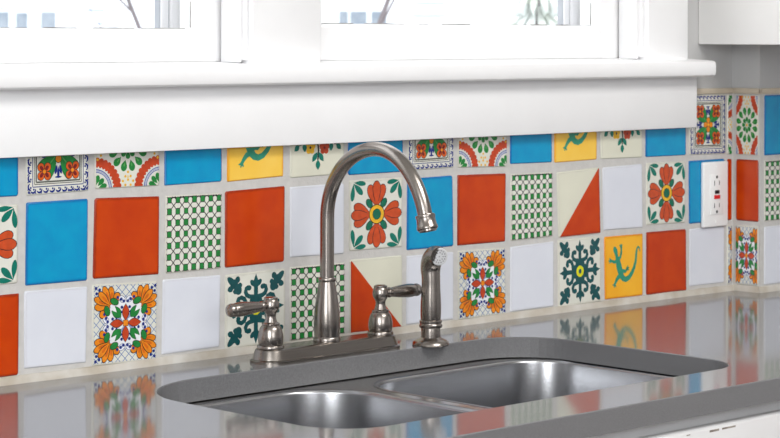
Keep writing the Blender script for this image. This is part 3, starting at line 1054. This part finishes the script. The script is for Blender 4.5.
SPEC = {0: ['blue', 'border', 'scallop', 'blue', 'sun_gecko', 'spray', 'blue', 'border', 'scallop', 'blue', 'sun_gecko', 'spray', 'blue', 'border'],
        1: ['flower', 'blue', 'orange', 'lattice', 'orange', 'white', 'flower', 'blue', 'orange', 'lattice', 'half_lr', 'white', 'flower', 'blue'],
        2: ['orange', 'white', 'ornate', 'white', 'teal', 'lattice', 'half_ll', 'white', 'ornate', 'white', 'teal', 'gecko', 'orange', 'white']}
KIND = {'blue': ('blue', None, 'blue_tile'), 'orange': ('orange', None, 'orange_tile'), 'white': ('white', None, 'white_tile'),
        'border': ('chalk', 'border', 'patterned_tile'), 'scallop': ('chalk', 'scallop', 'patterned_tile'), 'spray': ('cream', 'spray', 'patterned_tile'),
        'flower': ('chalk', 'flower', 'patterned_tile'), 'lattice': ('chalk', 'lattice', 'patterned_tile'), 'ornate': ('chalk', 'ornate', 'patterned_tile'),
        'teal': ('chalk', 'teal', 'patterned_tile'), 'gecko': ('yellow', 'gecko', 'gecko_tile'), 'sun_gecko': ('sun', 'gecko', 'gecko_tile'),
        'half_lr': ('cream', 'half_lr', 'diagonal_tile'), 'half_ll': ('cream', 'half_ll', 'diagonal_tile')}
LOOK = {'blue': 'plain turquoise blue tile', 'orange': 'plain burnt orange tile', 'white': 'plain white tile',
        'border': 'tile with red flowers inside a navy wave border', 'scallop': 'tile with green wreath and red scalloped corners',
        'spray': 'cream tile with flowering sprig', 'flower': 'tile with four-lobed coral red flower', 'lattice': 'tile with green squares in a black lattice',
        'ornate': 'tile with four orange shells over a blue trellis', 'teal': 'tile with teal scrollwork and yellow centre',
        'gecko': 'amber tile with a green gecko', 'sun_gecko': 'yellow tile with part of a green gecko',
        'half_lr': 'cream tile with orange lower right half', 'half_ll': 'cream tile with orange lower left half'}
ROWN = {0: 'top row', 1: 'middle row', 2: 'bottom row'}
for r in (0, 1, 2):
    for i, k in enumerate(SPEC[r]):
        body, art, nm = KIND[k]
        q = QUADS[(r, i)]
        vw = (0, 1)
        if r == 0 and i < 13:
            zb_ = (q[5] + q[7]) / 2
            vw = (0, (168.2 - zb_) / (225 - zb_))
        make_tile(nm, bs, quadP(q), body, art, vw=vw, seed=r * 20 + i, label='%s, %s' % (LOOK[k], ROWN[r]))

# cut pieces folded round the corner of the chase
def sliverP(x0, x1, z0, z1, u0, u1):
    def P(u, v, d):
        return Vector((x0 + (u - u0) / (u1 - u0) * (x1 - x0), -d, Z0 + z0 + (z1 - z0) * v))
    return P
def returnP(y0, y1, z0, z1, u0, u1, x=1.6077):
    def P(u, v, d):
        return Vector((x - d, y0 + (u - u0) / (u1 - u0) * (y1 - y0), Z0 + z0 + (z1 - z0) * v))
    return P
def outerP(x0, x1, z0, z1, y=-0.0583):
    def P(u, v, d):
        return Vector((x0 + u * (x1 - x0), y - d, Z0 + z0 + (z1 - z0) * v))
    return P
for (k, z0, z1, ua, ub) in (('scallop', 0.117, 0.2215, (0.02, 0.17), (0.19, 0.81)), ('orange', 0.002, 0.109, (0, 0.15), (0.2, 0.8)), ('ornate', -0.110, -0.006, (0.0, 0.17), (0.17, 0.83))):
    body, art, nm = KIND[k]
    make_tile(nm, bs, sliverP(1.5925, 1.6052, z0, z1, *ua), body, art, uw=ua, w_m=0.0127 / (ua[1] - ua[0]), seed=77, label='narrow cut strip of %s in the wall corner' % LOOK[k])
    make_tile(nm, bs, returnP(-0.006, -0.0535, z0, z1, *ub), body, art, uw=ub, w_m=0.0475 / (ub[1] - ub[0]), seed=78, label='cut %s on the side of the chase' % LOOK[k])
for (k, z0, z1) in (('blue', 0.117, 0.2215), ('lattice', 0.002, 0.108), ('white', -0.108, -0.007)):
    body, art, nm = KIND[k]
    make_tile(nm, bs, outerP(1.6215, 1.7265, z0, z1), body, art, seed=80, label='%s at the right edge, past the chase' % LOOK[k])
    k2 = {'blue': 'spray', 'lattice': 'orange', 'white': 'teal'}[k]

# ------------------------------------------------------------------ countertop with sink cutout
CX0, CX1, CY0, CY1 = 0.1725, 0.927, -0.541, -0.121
FR = -0.6372
TH = 0.030
cut = rrect(CX0, CX1, CY0, CY1, [0.075, 0.07, 0.095, 0.13], 12)
bm = B()
outer = [(-0.55, FR), (3.195, FR), (3.195, -0.0565), (1.6093, -0.0565), (1.6093, 0.0016), (-0.55, 0.0016)]
def ring_face(bm, z, mi):
    vo = [bm.verts.new((x, y, z)) for x, y in outer]
    vi = [bm.verts.new((x, y, z)) for x, y in cut]
    eo = [bm.edges.new((vo[k], vo[(k + 1) % len(vo)])) for k in range(len(vo))]
    ei = [bm.edges.new((vi[k], vi[(k + 1) % len(vi)])) for k in range(len(vi))]
    g = bmesh.ops.triangle_fill(bm, use_beauty=True, use_dissolve=False, edges=eo + ei)
    for f in g['geom']:
        if isinstance(f, bmesh.types.BMFace):
            f.material_index = mi
    return vo, vi
to, ti = ring_face(bm, ZC, 0)
# eased arris: front and cutout
e1 = 0.0012
def loop_at(pts, z):
    return [bm.verts.new((x, y, z)) for x, y in pts]
def shrink_cut(d):
    return rrect(CX0 + d, CX1 - d, CY0 + d, CY1 - d, [0.075 - d, 0.07 - d, 0.095 - d, 0.13 - d], 12)
def skin(a, b, mi):
    n = len(a)
    for k in range(n):
        f = bm.faces.new((a[k], a[(k + 1) % n], b[(k + 1) % n], b[k]))
        f.material_index = mi
c1 = loop_at(shrink_cut(e1), ZC - e1)
skin(ti, c1, 1)
bo, bi = None, None
c2 = loop_at(shrink_cut(e1), ZC - TH)
skin(c1, c2, 1)
of = [(x, y - (e1 if y == FR else 0)) for x, y in outer]
o1 = loop_at(of, ZC - e1)
skin(to, o1, 1)
o2 = loop_at(of, ZC - TH)
skin(o1, o2, 1)
eo = [bm.edges.get((o2[k], o2[(k + 1) % len(o2)])) for k in range(len(o2))]
ei = [bm.edges.get((c2[k], c2[(k + 1) % len(c2)])) for k in range(len(c2))]
g = bmesh.ops.triangle_fill(bm, use_beauty=True, use_dissolve=False, edges=eo + ei)
for f in g['geom']:
    if isinstance(f, bmesh.types.BMFace):
        f.material_index = 1
ct = obj('countertop', bm, [QUARTZ, QEDGE], origin=(0.8, -0.3, ZC - TH))
tag(ct, 'polished grey quartz countertop with a sink cutout, running along the tiled wall', 'countertop')

# ------------------------------------------------------------------ undermount double sink
sk = thing('kitchen_sink', 'undermount stainless steel double-bowl sink set below the grey countertop', 'sink', (0.55, -0.33, ZC - 0.25))
ZR = ZC - TH - 0.0022
def bowl(x0, x1, y0, y1, rs, depth, name, mat_, dx):
    bm = B()
    n = 12
    def lp(d, z, extra=0.0):
        return [bm.verts.new((x, y, z)) for x, y in rrect(x0 + d, x1 - d, y0 + d, y1 - d, [max(r - d, 0.004) + extra for r in rs], n)]
    loops = []
    loops.append(lp(-0.003, ZR + 0.0004))
    loops.append(lp(0.0, ZR))
    for k in range(1, 5):                       # rolled rim
        a = k / 4 * PI / 2
        loops.append(lp(0.004 * math.sin(a), ZR - 0.004 * (1 - math.cos(a))))
    loops.append(lp(0.0065, ZR - depth * 0.5))
    loops.append(lp(0.010, ZR - depth + 0.022, 0.004))
    for k in range(1, 6):
        a = k / 5 * PI / 2
        loops.append(lp(0.010 + 0.022 * (1 - math.cos(a)), ZR - depth + 0.022 * (1 - math.sin(a)), 0.004))
    for a, b in zip(loops[:-1], loops[1:]):
        m = len(a)
        for k in range(m):
            bm.faces.new((a[k], a[(k + 1) % m], b[(k + 1) % m], b[k]))
    cx, cy = (x0 + x1) / 2, (y0 + y1) / 2
    last = loops[-1]
    m = len(last)
    R = 0.044
    ringv = []
    for v in last:
        a = math.atan2(v.co.y - cy, v.co.x - cx)
        ringv.append(bm.verts.new((cx + R * math.cos(a), cy + R * math.sin(a), ZR - depth - 0.004)))
    for k in range(m):
        bm.faces.new((last[k], last[(k + 1) % m], ringv[(k + 1) % m], ringv[k]))
    o = obj(name, bm, mat_, sk, smooth=40)
    sol = o.modifiers.new('thickness', 'SOLIDIFY')
    sol.thickness = 0.0012
    sol.offset = 1
    # drain
    d = B()
    M = xf((cx, cy, ZR - depth - 0.004))
    lathe(d, [(0.0445, 0.0006), (0.0435, 0.0018), (0.036, 0.0008), (0.034, -0.012), (0.030, -0.022), (0.0, -0.022)], M, 40, cap=False)
    dr = obj('drain', d, STEELF, o, smooth=40)
    return o
BL = (CX0 + 0.0005, 0.525, -0.533, -0.138, [0.055, 0.07, 0.095, 0.085], 0.19)
BR = (0.5515, 0.9315, -0.533, -0.154, [0.055, 0.06, 0.080, 0.075], 0.19)
bowl(*BL, 'bowl', STEEL, 0)
bowl(*BR, 'bowl', STEEL, 0)
# flange joining the bowls under the stone
bm = B()
oo = rrect(CX0 - 0.022, CX1 + 0.022, CY0 - 0.02, CY1 + 0.018, 0.06, 8)
vo = [bm.verts.new((x, y, ZR)) for x, y in oo]
edges = [bm.edges.new((vo[k], vo[(k + 1) % len(vo)])) for k in range(len(vo))]
for bb in (BL, BR):
    pts = rrect(bb[0] - 0.002, bb[1] + 0.002, bb[2] - 0.002, bb[3] + 0.002, [r + 0.002 for r in bb[4]], 12)
    vi = [bm.verts.new((x, y, ZR)) for x, y in pts]
    edges += [bm.edges.new((vi[k], vi[(k + 1) % len(vi)])) for k in range(len(vi))]
g = bmesh.ops.triangle_fill(bm, use_beauty=True, use_dissolve=False, edges=edges)
fl = obj('rim_flange', bm, STEELF, sk)
sol = fl.modifiers.new('thickness', 'SOLIDIFY')
sol.thickness = 0.0012
sol.offset = 0

# ------------------------------------------------------------------ faucet
FX, FY = 0.5685, -0.083
fc = thing('kitchen_faucet', 'brushed nickel gooseneck faucet with two lever handles on a long base plate behind the sink', 'faucet', (FX, FY, ZC))
bm = B()
# base plate: raised bar with stepped foot and rounded ends
def plate_ring(d, z):
    return [bm.verts.new((x, y, ZC + z)) for x, y in rrect(FX - 0.131 + d, FX + 0.131 - d, FY - 0.029 + d, FY + 0.029 - d, 0.0285 - d, 12)]
pl = [plate_ring(0.0, 0.0), plate_ring(0.0, 0.0035), plate_ring(0.0012, 0.0042), plate_ring(0.0030, 0.0050), plate_ring(0.0062, 0.0150), plate_ring(0.0072, 0.0175), plate_ring(0.0095, 0.0190), plate_ring(0.0125, 0.0195)]
for a, b in zip(pl[:-1], pl[1:]):
    for k in range(len(a)):
        bm.faces.new((a[k], a[(k + 1) % len(a)], b[(k + 1) % len(a)], b[k]))
bm.faces.new(pl[0]); bm.faces.new(pl[-1])
obj('base_plate', bm, NICKELB, fc, smooth=30)
# spout: bell body
ZB = ZC + 0.0195
bm = B()
body = [(0.0190, -0.0005), (0.0192, 0.003), (0.0186, 0.0048)] + smooth_prof([(0.0176, 0.006), (0.0180, 0.014), (0.0184, 0.026), (0.0174, 0.043), (0.0149, 0.061), (0.0126, 0.075), (0.0114, 0.082)], 5) + \
       [(0.0120, 0.0830), (0.0124, 0.0845), (0.0123, 0.0868), (0.0114, 0.0880), (0.0090, 0.0882)]
lathe(bm, body, xf((FX, FY, ZB)), 48)
obj('spout_body', bm, NICKEL, fc, smooth=35)
bm = B()
path = [(FX, FY, ZB + 0.080 + 0.012 * k) for k in range(8)]
zs_ = ZC + 0.190
path = [p for p in path if p[2] < zs_ - 0.004]
n = 20
for k in range(n + 1):
    a = PI / 2 * k / n
    path.append((FX, FY - 0.100 * (1 - math.cos(a)), zs_ + 0.100 * math.sin(a)))
th_end = math.asin(0.094 / 0.098)
for k in range(1, n + 1):
    a = th_end * k / n
    path.append((FX, FY - 0.100 - 0.098 * math.sin(a), zs_ + 0.100 - 0.124 * (1 - math.cos(a))))
tube(bm, path, 0.0099, 36)
sp = obj('spout', bm, NICKEL, fc, smooth=40)
tip = Vector(path[-1])
dr_ = (Vector(path[-1]) - Vector(path[-2])).normalized()
bm = B()
lathe(bm, [(0.0106, -0.004), (0.0130, -0.003), (0.0135, -0.001), (0.0128, 0.0012), (0.0126, 0.003), (0.0134, 0.011), (0.0142, 0.0122), (0.0142, 0.0155), (0.0132, 0.0168), (0.0120, 0.0168), (0.0118, 0.0190), (0.0095, 0.0190), (0.0095, 0.015), (0.0, 0.015)],
      xf(tip - dr_ * 0.002, dr_), 40, cap=False)
obj('aerator', bm, NICKEL, sp, smooth=35)
def handle(cx, sgn):
    c = Vector((cx, FY, ZB))
    bm = B()
    pr = [(0.0185, -0.0005), (0.0188, 0.0020), (0.0180, 0.0036)] + smooth_prof([(0.0163, 0.0044), (0.0172, 0.0085), (0.0172, 0.0165), (0.0150, 0.0260), (0.0117, 0.0310)], 5) + \
         [(0.0123, 0.0318), (0.0123, 0.0332), (0.0108, 0.0342)] + smooth_prof([(0.0088, 0.0350), (0.0072, 0.0415), (0.0076, 0.0465), (0.0100, 0.0510), (0.0115, 0.0560), (0.0109, 0.0620), (0.0094, 0.0660)], 5) + \
         [(0.0096, 0.0666), (0.0094, 0.0682), (0.0064, 0.0695), (0.0, 0.0698)]
    lathe(bm, pr, xf(c), 44)
    h = obj('handle', bm, NICKEL, fc, smooth=35)
    bm = B()
    hz = 0.0575
    s0 = c + Vector((sgn * 0.0085, 0, hz))
    lv = [(0.0045, 0.0), (0.0048, 0.004), (0.0070, 0.0055), (0.0076, 0.008), (0.0070, 0.010)] + smooth_prof([(0.0066, 0.0115), (0.0076, 0.020), (0.0090, 0.033), (0.0098, 0.045), (0.0094, 0.054), (0.0084, 0.058)], 4) + \
         [(0.0080, 0.0588), (0.0090, 0.0600), (0.0092, 0.0632), (0.0078, 0.0662), (0.0042, 0.0678), (0.0, 0.0682)]
    lathe(bm, lv, xf(s0, (sgn, -0.02, -0.01)), 36)
    obj('lever', bm, NICKEL, h, smooth=35)
handle(FX - 0.1035, -1)
handle(FX + 0.1035, 1)

# ------------------------------------------------------------------ side sprayer
SX, SY = 0.7405, -0.116
sp = thing('side_sprayer', 'brushed nickel pull-out sprayer standing on its own round base right of the faucet', 'sprayer', (SX, SY, ZC))
bm = B()
lathe(bm, [(0.0262, 0.0), (0.0268, 0.0015), (0.0258, 0.0045), (0.0222, 0.0075), (0.0165, 0.0098), (0.0142, 0.0115), (0.0138, 0.0230), (0.0134, 0.026)], xf((SX, SY, ZC)), 44)
obj('sprayer_base', bm, NICKEL, sp, smooth=35)
bm = B()
lathe(bm, [(0.0130, 0.0245), (0.0160, 0.0252), (0.0169, 0.0270), (0.0169, 0.0290), (0.0156, 0.0305), (0.0154, 0.0318), (0.0163, 0.0330), (0.0163, 0.0352), (0.0146, 0.0366), (0.0130, 0.037)], xf((SX, SY, ZC)), 44)
obj('collar', bm, NICKEL, sp, smooth=35)
bm = B()
dirn = Vector((-0.22, -0.97, 0)).normalized()
pts, rads = [], []
for s, h, r in ((0, 0.0355, 0.0124), (0, 0.040, 0.0130), (0.0, 0.055, 0.0132), (0.0003, 0.070, 0.0126), (0.0004, 0.085, 0.0119), (0.0, 0.098, 0.0120), (-0.001, 0.108, 0.0126), (0.0003, 0.1165, 0.0131), (0.0045, 0.1235, 0.0134), (0.0105, 0.1285, 0.0132), (0.0165, 0.1295, 0.0126), (0.0215, 0.1290, 0.0120)):
    pts.append(Vector((SX, SY, ZC + h)) + dirn * s)
    rads.append(r * 1.13)
P3 = []
R3 = []
for i in range(len(pts) - 1):
    p0, p1, p2, p3 = pts[max(i - 1, 0)], pts[i], pts[i + 1], pts[min(i + 2, len(pts) - 1)]
    r0, r1, r2, r3 = rads[max(i - 1, 0)], rads[i], rads[i + 1], rads[min(i + 2, len(pts) - 1)]
    for k in range(4):
        t = k / 4
        P3.append(0.5 * (2 * p1 + (p2 - p0) * t + (2 * p0 - 5 * p1 + 4 * p2 - p3) * t * t + (3 * p1 - p0 - 3 * p2 + p3) * t ** 3))
        R3.append(0.5 * (2 * r1 + (r2 - r0) * t + (2 * r0 - 5 * r1 + 4 * r2 - r3) * t * t + (3 * r1 - r0 - 3 * r2 + r3) * t ** 3))
P3.append(pts[-1]); R3.append(rads[-1])
tube(bm, P3, R3, 36)
obj('spray_wand', bm, NICKEL, sp, smooth=45)
bm = B()
nd = (dirn * 0.98 + Vector((0, 0, -0.12))).normalized()
nd = (P3[-1] - P3[-2]).normalized() * 0.3 + Vector((-0.50, -0.80, -0.02))
nd.normalize()
no = P3[-1] - nd * 0.001
lathe(bm, [(0.0128, -0.005), (0.0133, 0.0), (0.0126, 0.0022), (0.0110, 0.003), (0.0105, 0.0022), (0.0, 0.0026)], xf(no, nd), 40, cap=False)
for ring_n, rr in ((15, 0.0088), (9, 0.0056), (1, 0.0)):
    for k in range(ring_n):
        a = 2 * PI * k / ring_n
        lathe(bm, [(0.0009, 0.0018), (0.0009, 0.0032), (0.0, 0.0033)], xf(no, nd) @ Matrix.Translation((rr * math.cos(a), rr * math.sin(a), 0)), 8, mi=1, cap=False)
tag(obj('spray_nozzle', bm, [NOZZLE, mat('grey_rubber_nub', (120, 121, 124), rough=0.6)], sp, smooth=35), 'round pale grey perforated nozzle')

# ------------------------------------------------------------------ outlet
ox0, ox1, oz0, oz1 = 1.5155, 1.5850, Z0 - 0.0060, Z0 + 0.1065
ocx = (ox0 + ox1) / 2
ocz = (oz0 + oz1) / 2
ol = thing('wall_outlet', 'white outlet with red and black buttons among the tiles', 'outlet', (ocx, 0, ocz))
bm = B()
box(bm, ox0, ox1, -0.0072, -0.0001, oz0, oz1, bev=0.0024, seg=3)
obj('cover_plate', bm, PLASTIC, ol, smooth=30)
bm = B()
box(bm, ocx - 0.0175, ocx + 0.0175, -0.0090, -0.0070, ocz - 0.0345, ocz + 0.0345, bev=0.0008)
rc_ = obj('receptacle', bm, PLASTIC, ol, smooth=30)
for s in (1, -1):
    bm = B()
    z = ocz + s * 0.0195
    box(bm, ocx - 0.0075, ocx - 0.0060, -0.0093, -0.0085, z - 0.004, z + 0.0045)
    box(bm, ocx + 0.0060, ocx + 0.0075, -0.0093, -0.0085, z - 0.003, z + 0.0040)
    prism(bm, [(ocx + 0.0026 * math.cos(2 * PI * k / 12), z + s * 0.0105 + 0.0026 * math.sin(2 * PI * k / 12)) for k in range(12)], 'y', -0.0093, -0.0085)
    obj('contact_slots', bm, HOLE, rc_)
bm = B(); box(bm, ocx - 0.006, ocx + 0.006, -0.0104, -0.0088, ocz + 0.0012, ocz + 0.0072, bev=0.0006); tag(obj('test_button', bm, BLACKP, rc_, smooth=30), 'black button')
bm = B(); box(bm, ocx - 0.008, ocx + 0.008, -0.0104, -0.0088, ocz - 0.0078, ocz - 0.0012, bev=0.0006); tag(obj('reset_button', bm, REDP, rc_, smooth=30), 'red button')
for s in (1, -1):
    bm = B()
    lathe(bm, [(0.0026, 0.0), (0.0026, 0.0006), (0.0018, 0.0011), (0.0, 0.0012)], xf((ocx, -0.0070, ocz + s * 0.0475), (0, -1, 0)), 16, cap=False)
    box(bm, ocx - 0.0004, ocx + 0.0004, -0.0084, -0.0080, ocz + s * 0.0475 - 0.002, ocz + s * 0.0475 + 0.002)
    obj('screw', bm, PLASTIC, ol, smooth=30)

# ------------------------------------------------------------------ cabinets
uc = thing('wall_cabinet', 'white wall cabinet hanging at the right, above the end of the tiles', 'cabinet', (1.75, -0.16, Z0 + 0.31))
cz = Z0 + 0.3098
bm = B()
box(bm, 1.515, 3.11, -0.340, 0.005, cz, cz + 0.80, bev=0.0015)
# notch for the chase is inside the body; cut the back there by building a plain side panel and carcass
obj('cabinet_body', bm, CABW, uc, smooth=30)
for k in range(4):
    xa = 1.517 + k * 0.398
    bm = B()
    box(bm, xa + 0.002, xa + 0.394, -0.360, -0.3415, cz + 0.004, cz + 0.79, bev=0.002)
    box(bm, xa + 0.060, xa + 0.336, -0.364, -0.359, cz + 0.065, cz + 0.73, bev=0.003)
    dd = obj('door', bm, CABW, uc, smooth=30)
    bm = B()
    kx = xa + (0.365 if k % 2 == 0 else 0.031)
    lathe(bm, [(0.005, 0), (0.005, 0.012), (0.013, 0.018), (0.013, 0.024), (0.0, 0.028)], xf((kx, -0.360, cz + 0.06), (0, -1, 0)), 20, cap=False)
    obj('knob', bm, NICKEL, dd, smooth=35)

bc = thing('base_cabinet', 'white base cabinet with worn paint below the front edge of the grey countertop', 'cabinet', (0.9, -0.3, 0))
CF = -0.610
ctop = ZC - TH - 0.0004
bm = B()
# open carcass: sides, back, bottom, face frame
box(bm, -0.50, 3.19, CF, CF + 0.020, ctop - 0.040, ctop, bev=0.0012)
box(bm, -0.50, 3.19, CF, CF + 0.020, 0.10, 0.16, bev=0.0012)
for x in (-0.50, 0.13, 0.53, 0.985, 1.55, 2.15, 2.70, 3.15):
    box(bm, x - 0.0, x + 0.04, CF + 0.0002, CF + 0.0198, 0.15, ctop - 0.039)
box(bm, -0.50, -0.48, CF + 0.02, -0.001, 0.10, ctop)
box(bm, 1.00, 1.018, CF + 0.02, -0.0010, 0.10, ctop)
box(bm, -0.50, 3.19, CF + 0.02, -0.07, 0.10, 0.118)
box(bm, -0.50, 3.19, CF + 0.075, CF + 0.09, 0.0, 0.10)
obj('cabinet_body', bm, CABBASE, bc, smooth=30)
def front(name, x0, x1, z0, z1, knob):
    bm = B()
    box(bm, x0, x1, CF - 0.0185, CF - 0.0005, z0, z1, bev=0.005, seg=3)
    o = obj(name, bm, CABBASE, bc, smooth=30)
    bm = B()
    lathe(bm, [(0.005, 0), (0.005, 0.012), (0.013, 0.018), (0.013, 0.024), (0.0, 0.028)], xf((knob[0], CF - 0.0185, knob[1]), (0, -1, 0)), 20, cap=False)
    obj('knob', bm, NICKEL, o, smooth=35)
    return o
zd = ctop - 0.018
fronts = [(-0.49, 0.145), (0.155, 0.545), (0.555, 0.995), (1.005, 1.565), (1.575, 2.165), (2.175, 3.18)]
rnd = random.Random(11)
for a, b in fronts:
    d = front('drawer', a, b, zd - 0.13, zd, ((a + b) / 2, zd - 0.065))
    front('door', a, b, 0.13, zd - 0.14, (b - 0.04, zd - 0.22))
    # paint rubbed through along the drawer's top edge
    w_ = B()
    x = a + 0.02
    while x < b - 0.03:
        L = rnd.uniform(0.004, 0.028)
        if rnd.random() < 0.55:
            hh = rnd.uniform(0.0010, 0.0030)
            box(w_, x, min(x + L, b - 0.01), CF - 0.01875, CF - 0.0184, zd - 0.0052 - hh, zd - 0.0050)
        x += L + rnd.uniform(0.0, 0.02)
    tag(obj('bare_wood_edge', w_, WORN, d), kind='stuff')

# ------------------------------------------------------------------ outdoors, far beyond the panes
def ray(u, v, dist):
    """a spot dist metres ahead, seen through the window"""
    a = (u - 390) / F
    b = (35.56 - v) / F
    return Vector((-1.48456, -2.32561, Z0 + 0.32362)) + (fw + rt * a + up * b) * dist
bm = B(); box(bm, -60, 120, 0.6, 130, -0.62, -0.5)
struct(obj('ground', bm, SNOW))
def facade(name, label, u0, u1, dist, zlo, zhi, depth, panes, lines):
    c = ray((u0 + u1) / 2, 20, dist)
    root = thing(name, label, 'house', (c.x, c.y, -0.5))
    ang = math.atan2(rt.y, rt.x)
    M = Matrix.Translation((c.x, c.y, 0)) @ Matrix.Rotation(ang, 4, 'Z')
    s = dist / F
    def U(u): return (u - (u0 + u1) / 2) * s
    def V(v): return Z0 + 0.32362 + (35.56 - v) * s
    def part(nm, boxes, m, par):
        bm = B()
        for b_ in boxes:
            box(bm, *b_)
        bmesh.ops.transform(bm, matrix=M, verts=bm.verts)
        return obj(nm, bm, m, par)
    part('wall', [(U(u0), U(u1), 0, depth, -0.5, zhi)], SIDING, root)
    bm = B()
    prism(bm, [(-0.35, zhi - 0.002), (depth / 2, zhi + 1.9), (depth + 0.35, zhi - 0.002)], 'x', U(u0) - 0.3, U(u1) + 0.3)
    bmesh.ops.transform(bm, matrix=M, verts=bm.verts)
    obj('roof', bm, SNOW, root)
    for (a, b, t, bt) in panes:
        part('window', [(U(a), U(b), -0.03, -0.002, V(bt), V(t))], PANEB, root)
    for (a, b, v, h) in lines:
        part('siding_joint', [(U(a), U(b), -0.02, -0.002, V(v + h), V(v))], SIDELINE, root)
    return root
facade('house', 'snowy white house with pale blue windows, seen through the left window', -60, 128, 34, 0, 3.4, 5,
       [(-14, 8, 13, 60), (16, 27, 14, 60), (41, 55, 13, 60)], [(-20, 10, 8.6, 1.0), (14, 33, 8.6, 1.0), (40, 50, 8.2, 1.2), (86, 104, 10.3, 1.4), (110, 115, 10.5, 1.4), (97, 104, 23.4, 1.4), (118, 124, 23.6, 1.2)])
facade('house', 'snowy white house with pale blue windows, seen through the right window', 300, 462, 36, 0, 3.4, 5,
       [(339, 347, 11.5, 60), (350, 366, 11.5, 60), (371, 386, 11.5, 60)], [(414, 445, 2.5, 1.4), (412, 445, 15.2, 1.4)])

def tree(name, label, u, dist, h, kind, lean_=0.38):
    base = ray(u, 35.56, dist)
    base.z = -0.5
    t = thing(name, label, 'tree', base)
    rnd = random.Random(int(u))
    bm = B()
    if kind == 'bare':
        lean = rt * lean_
        pts = [base + lean * (k / 10 * h - 1.85) + Vector((0, 0, k / 10 * h)) for k in range(11)]
        tube(bm, pts, [0.019 * (1 - 0.06 * k) for k in range(11)], 10)
        for k in range(2, 10):
            p = pts[k]
            s = 1 if k % 2 else -1
            d = rt * s * rnd.uniform(0.5, 1.0) + Vector((0, 0, rnd.uniform(0.6, 1.2))) + fw * rnd.uniform(-0.3, 0.3)
            tube(bm, [p, p + d * 0.5, p + d * 0.9 + Vector((0, 0, 0.15))], [0.009, 0.006, 0.003], 6)
        obj('trunk', bm, BARK, t, smooth=40)
    else:
        tube(bm, [base, base + Vector((0, 0, h * 0.95))], [0.12, 0.02], 8)
        obj('trunk', bm, BARK, t, smooth=40)
        bm = B()
        for k in range(9):
            z = h * (0.06 + 0.1 * k)
            r = 1.3 * (1 - k / 9.5)
            n = 14
            for q in range(n):
                a = 2 * PI * q / n + k
                e = base + Vector((r * math.cos(a), r * math.sin(a), z - 0.25 * r + rnd.uniform(-.08, .08)))
                c = base + Vector((0, 0, z + 0.35))
                a2 = 0.17
                l = base + Vector((r * .7 * math.cos(a - a2), r * .7 * math.sin(a - a2), z))
                rr = base + Vector((r * .7 * math.cos(a + a2), r * .7 * math.sin(a + a2), z))
                low = base + Vector((r * .6 * math.cos(a), r * .6 * math.sin(a), z - 0.2))
                vs = [bm.verts.new(x) for x in (c, l, e, rr, low)]
                for tr_ in ((0, 1, 2), (0, 2, 3), (1, 4, 2), (2, 4, 3), (0, 4, 1), (0, 3, 4)):
                    bm.faces.new([vs[i] for i in tr_])
        obj('crown', bm, EVERG, t)
    return t
tree('bare_tree', 'leaning bare tree trunk in front of the house, seen through the right window', 374, 14, 6, 'bare')
tree('bare_tree', 'thin leaning bare tree at the right of the left window', 142, 15, 5, 'bare', -0.4)
tree('evergreen_tree', 'frosted evergreen tree at the right of the right window', 536, 30, 3.5, 'fir')

# ------------------------------------------------------------------ ceiling lamp added out of view to light the room
cl = thing('added_ceiling_light', 'added flat white rectangular ceiling lamp, out of view over the kitchen floor', 'lamp', (0.8, -1.7, 2.55))
bm = B(); box(bm, 0.22, 1.38, -2.18, -1.22, 2.47, 2.5495, bev=0.006); obj('fill_lamp_housing', bm, CEILP, cl, smooth=30)
lampm = mat('fill_lamp_diffuser', (250, 250, 245), rough=0.5)
lampm.node_tree.nodes['Principled BSDF'].inputs['Emission Color'].default_value = (1, 0.98, 0.95, 1)
lampm.node_tree.nodes['Principled BSDF'].inputs['Emission Strength'].default_value = 3.0  # glowing panel of the added lamp
bm = B(); box(bm, 0.25, 1.35, -2.15, -1.25, 2.455, 2.471, bev=0.004); obj('diffuser', bm, lampm, cl, smooth=30)
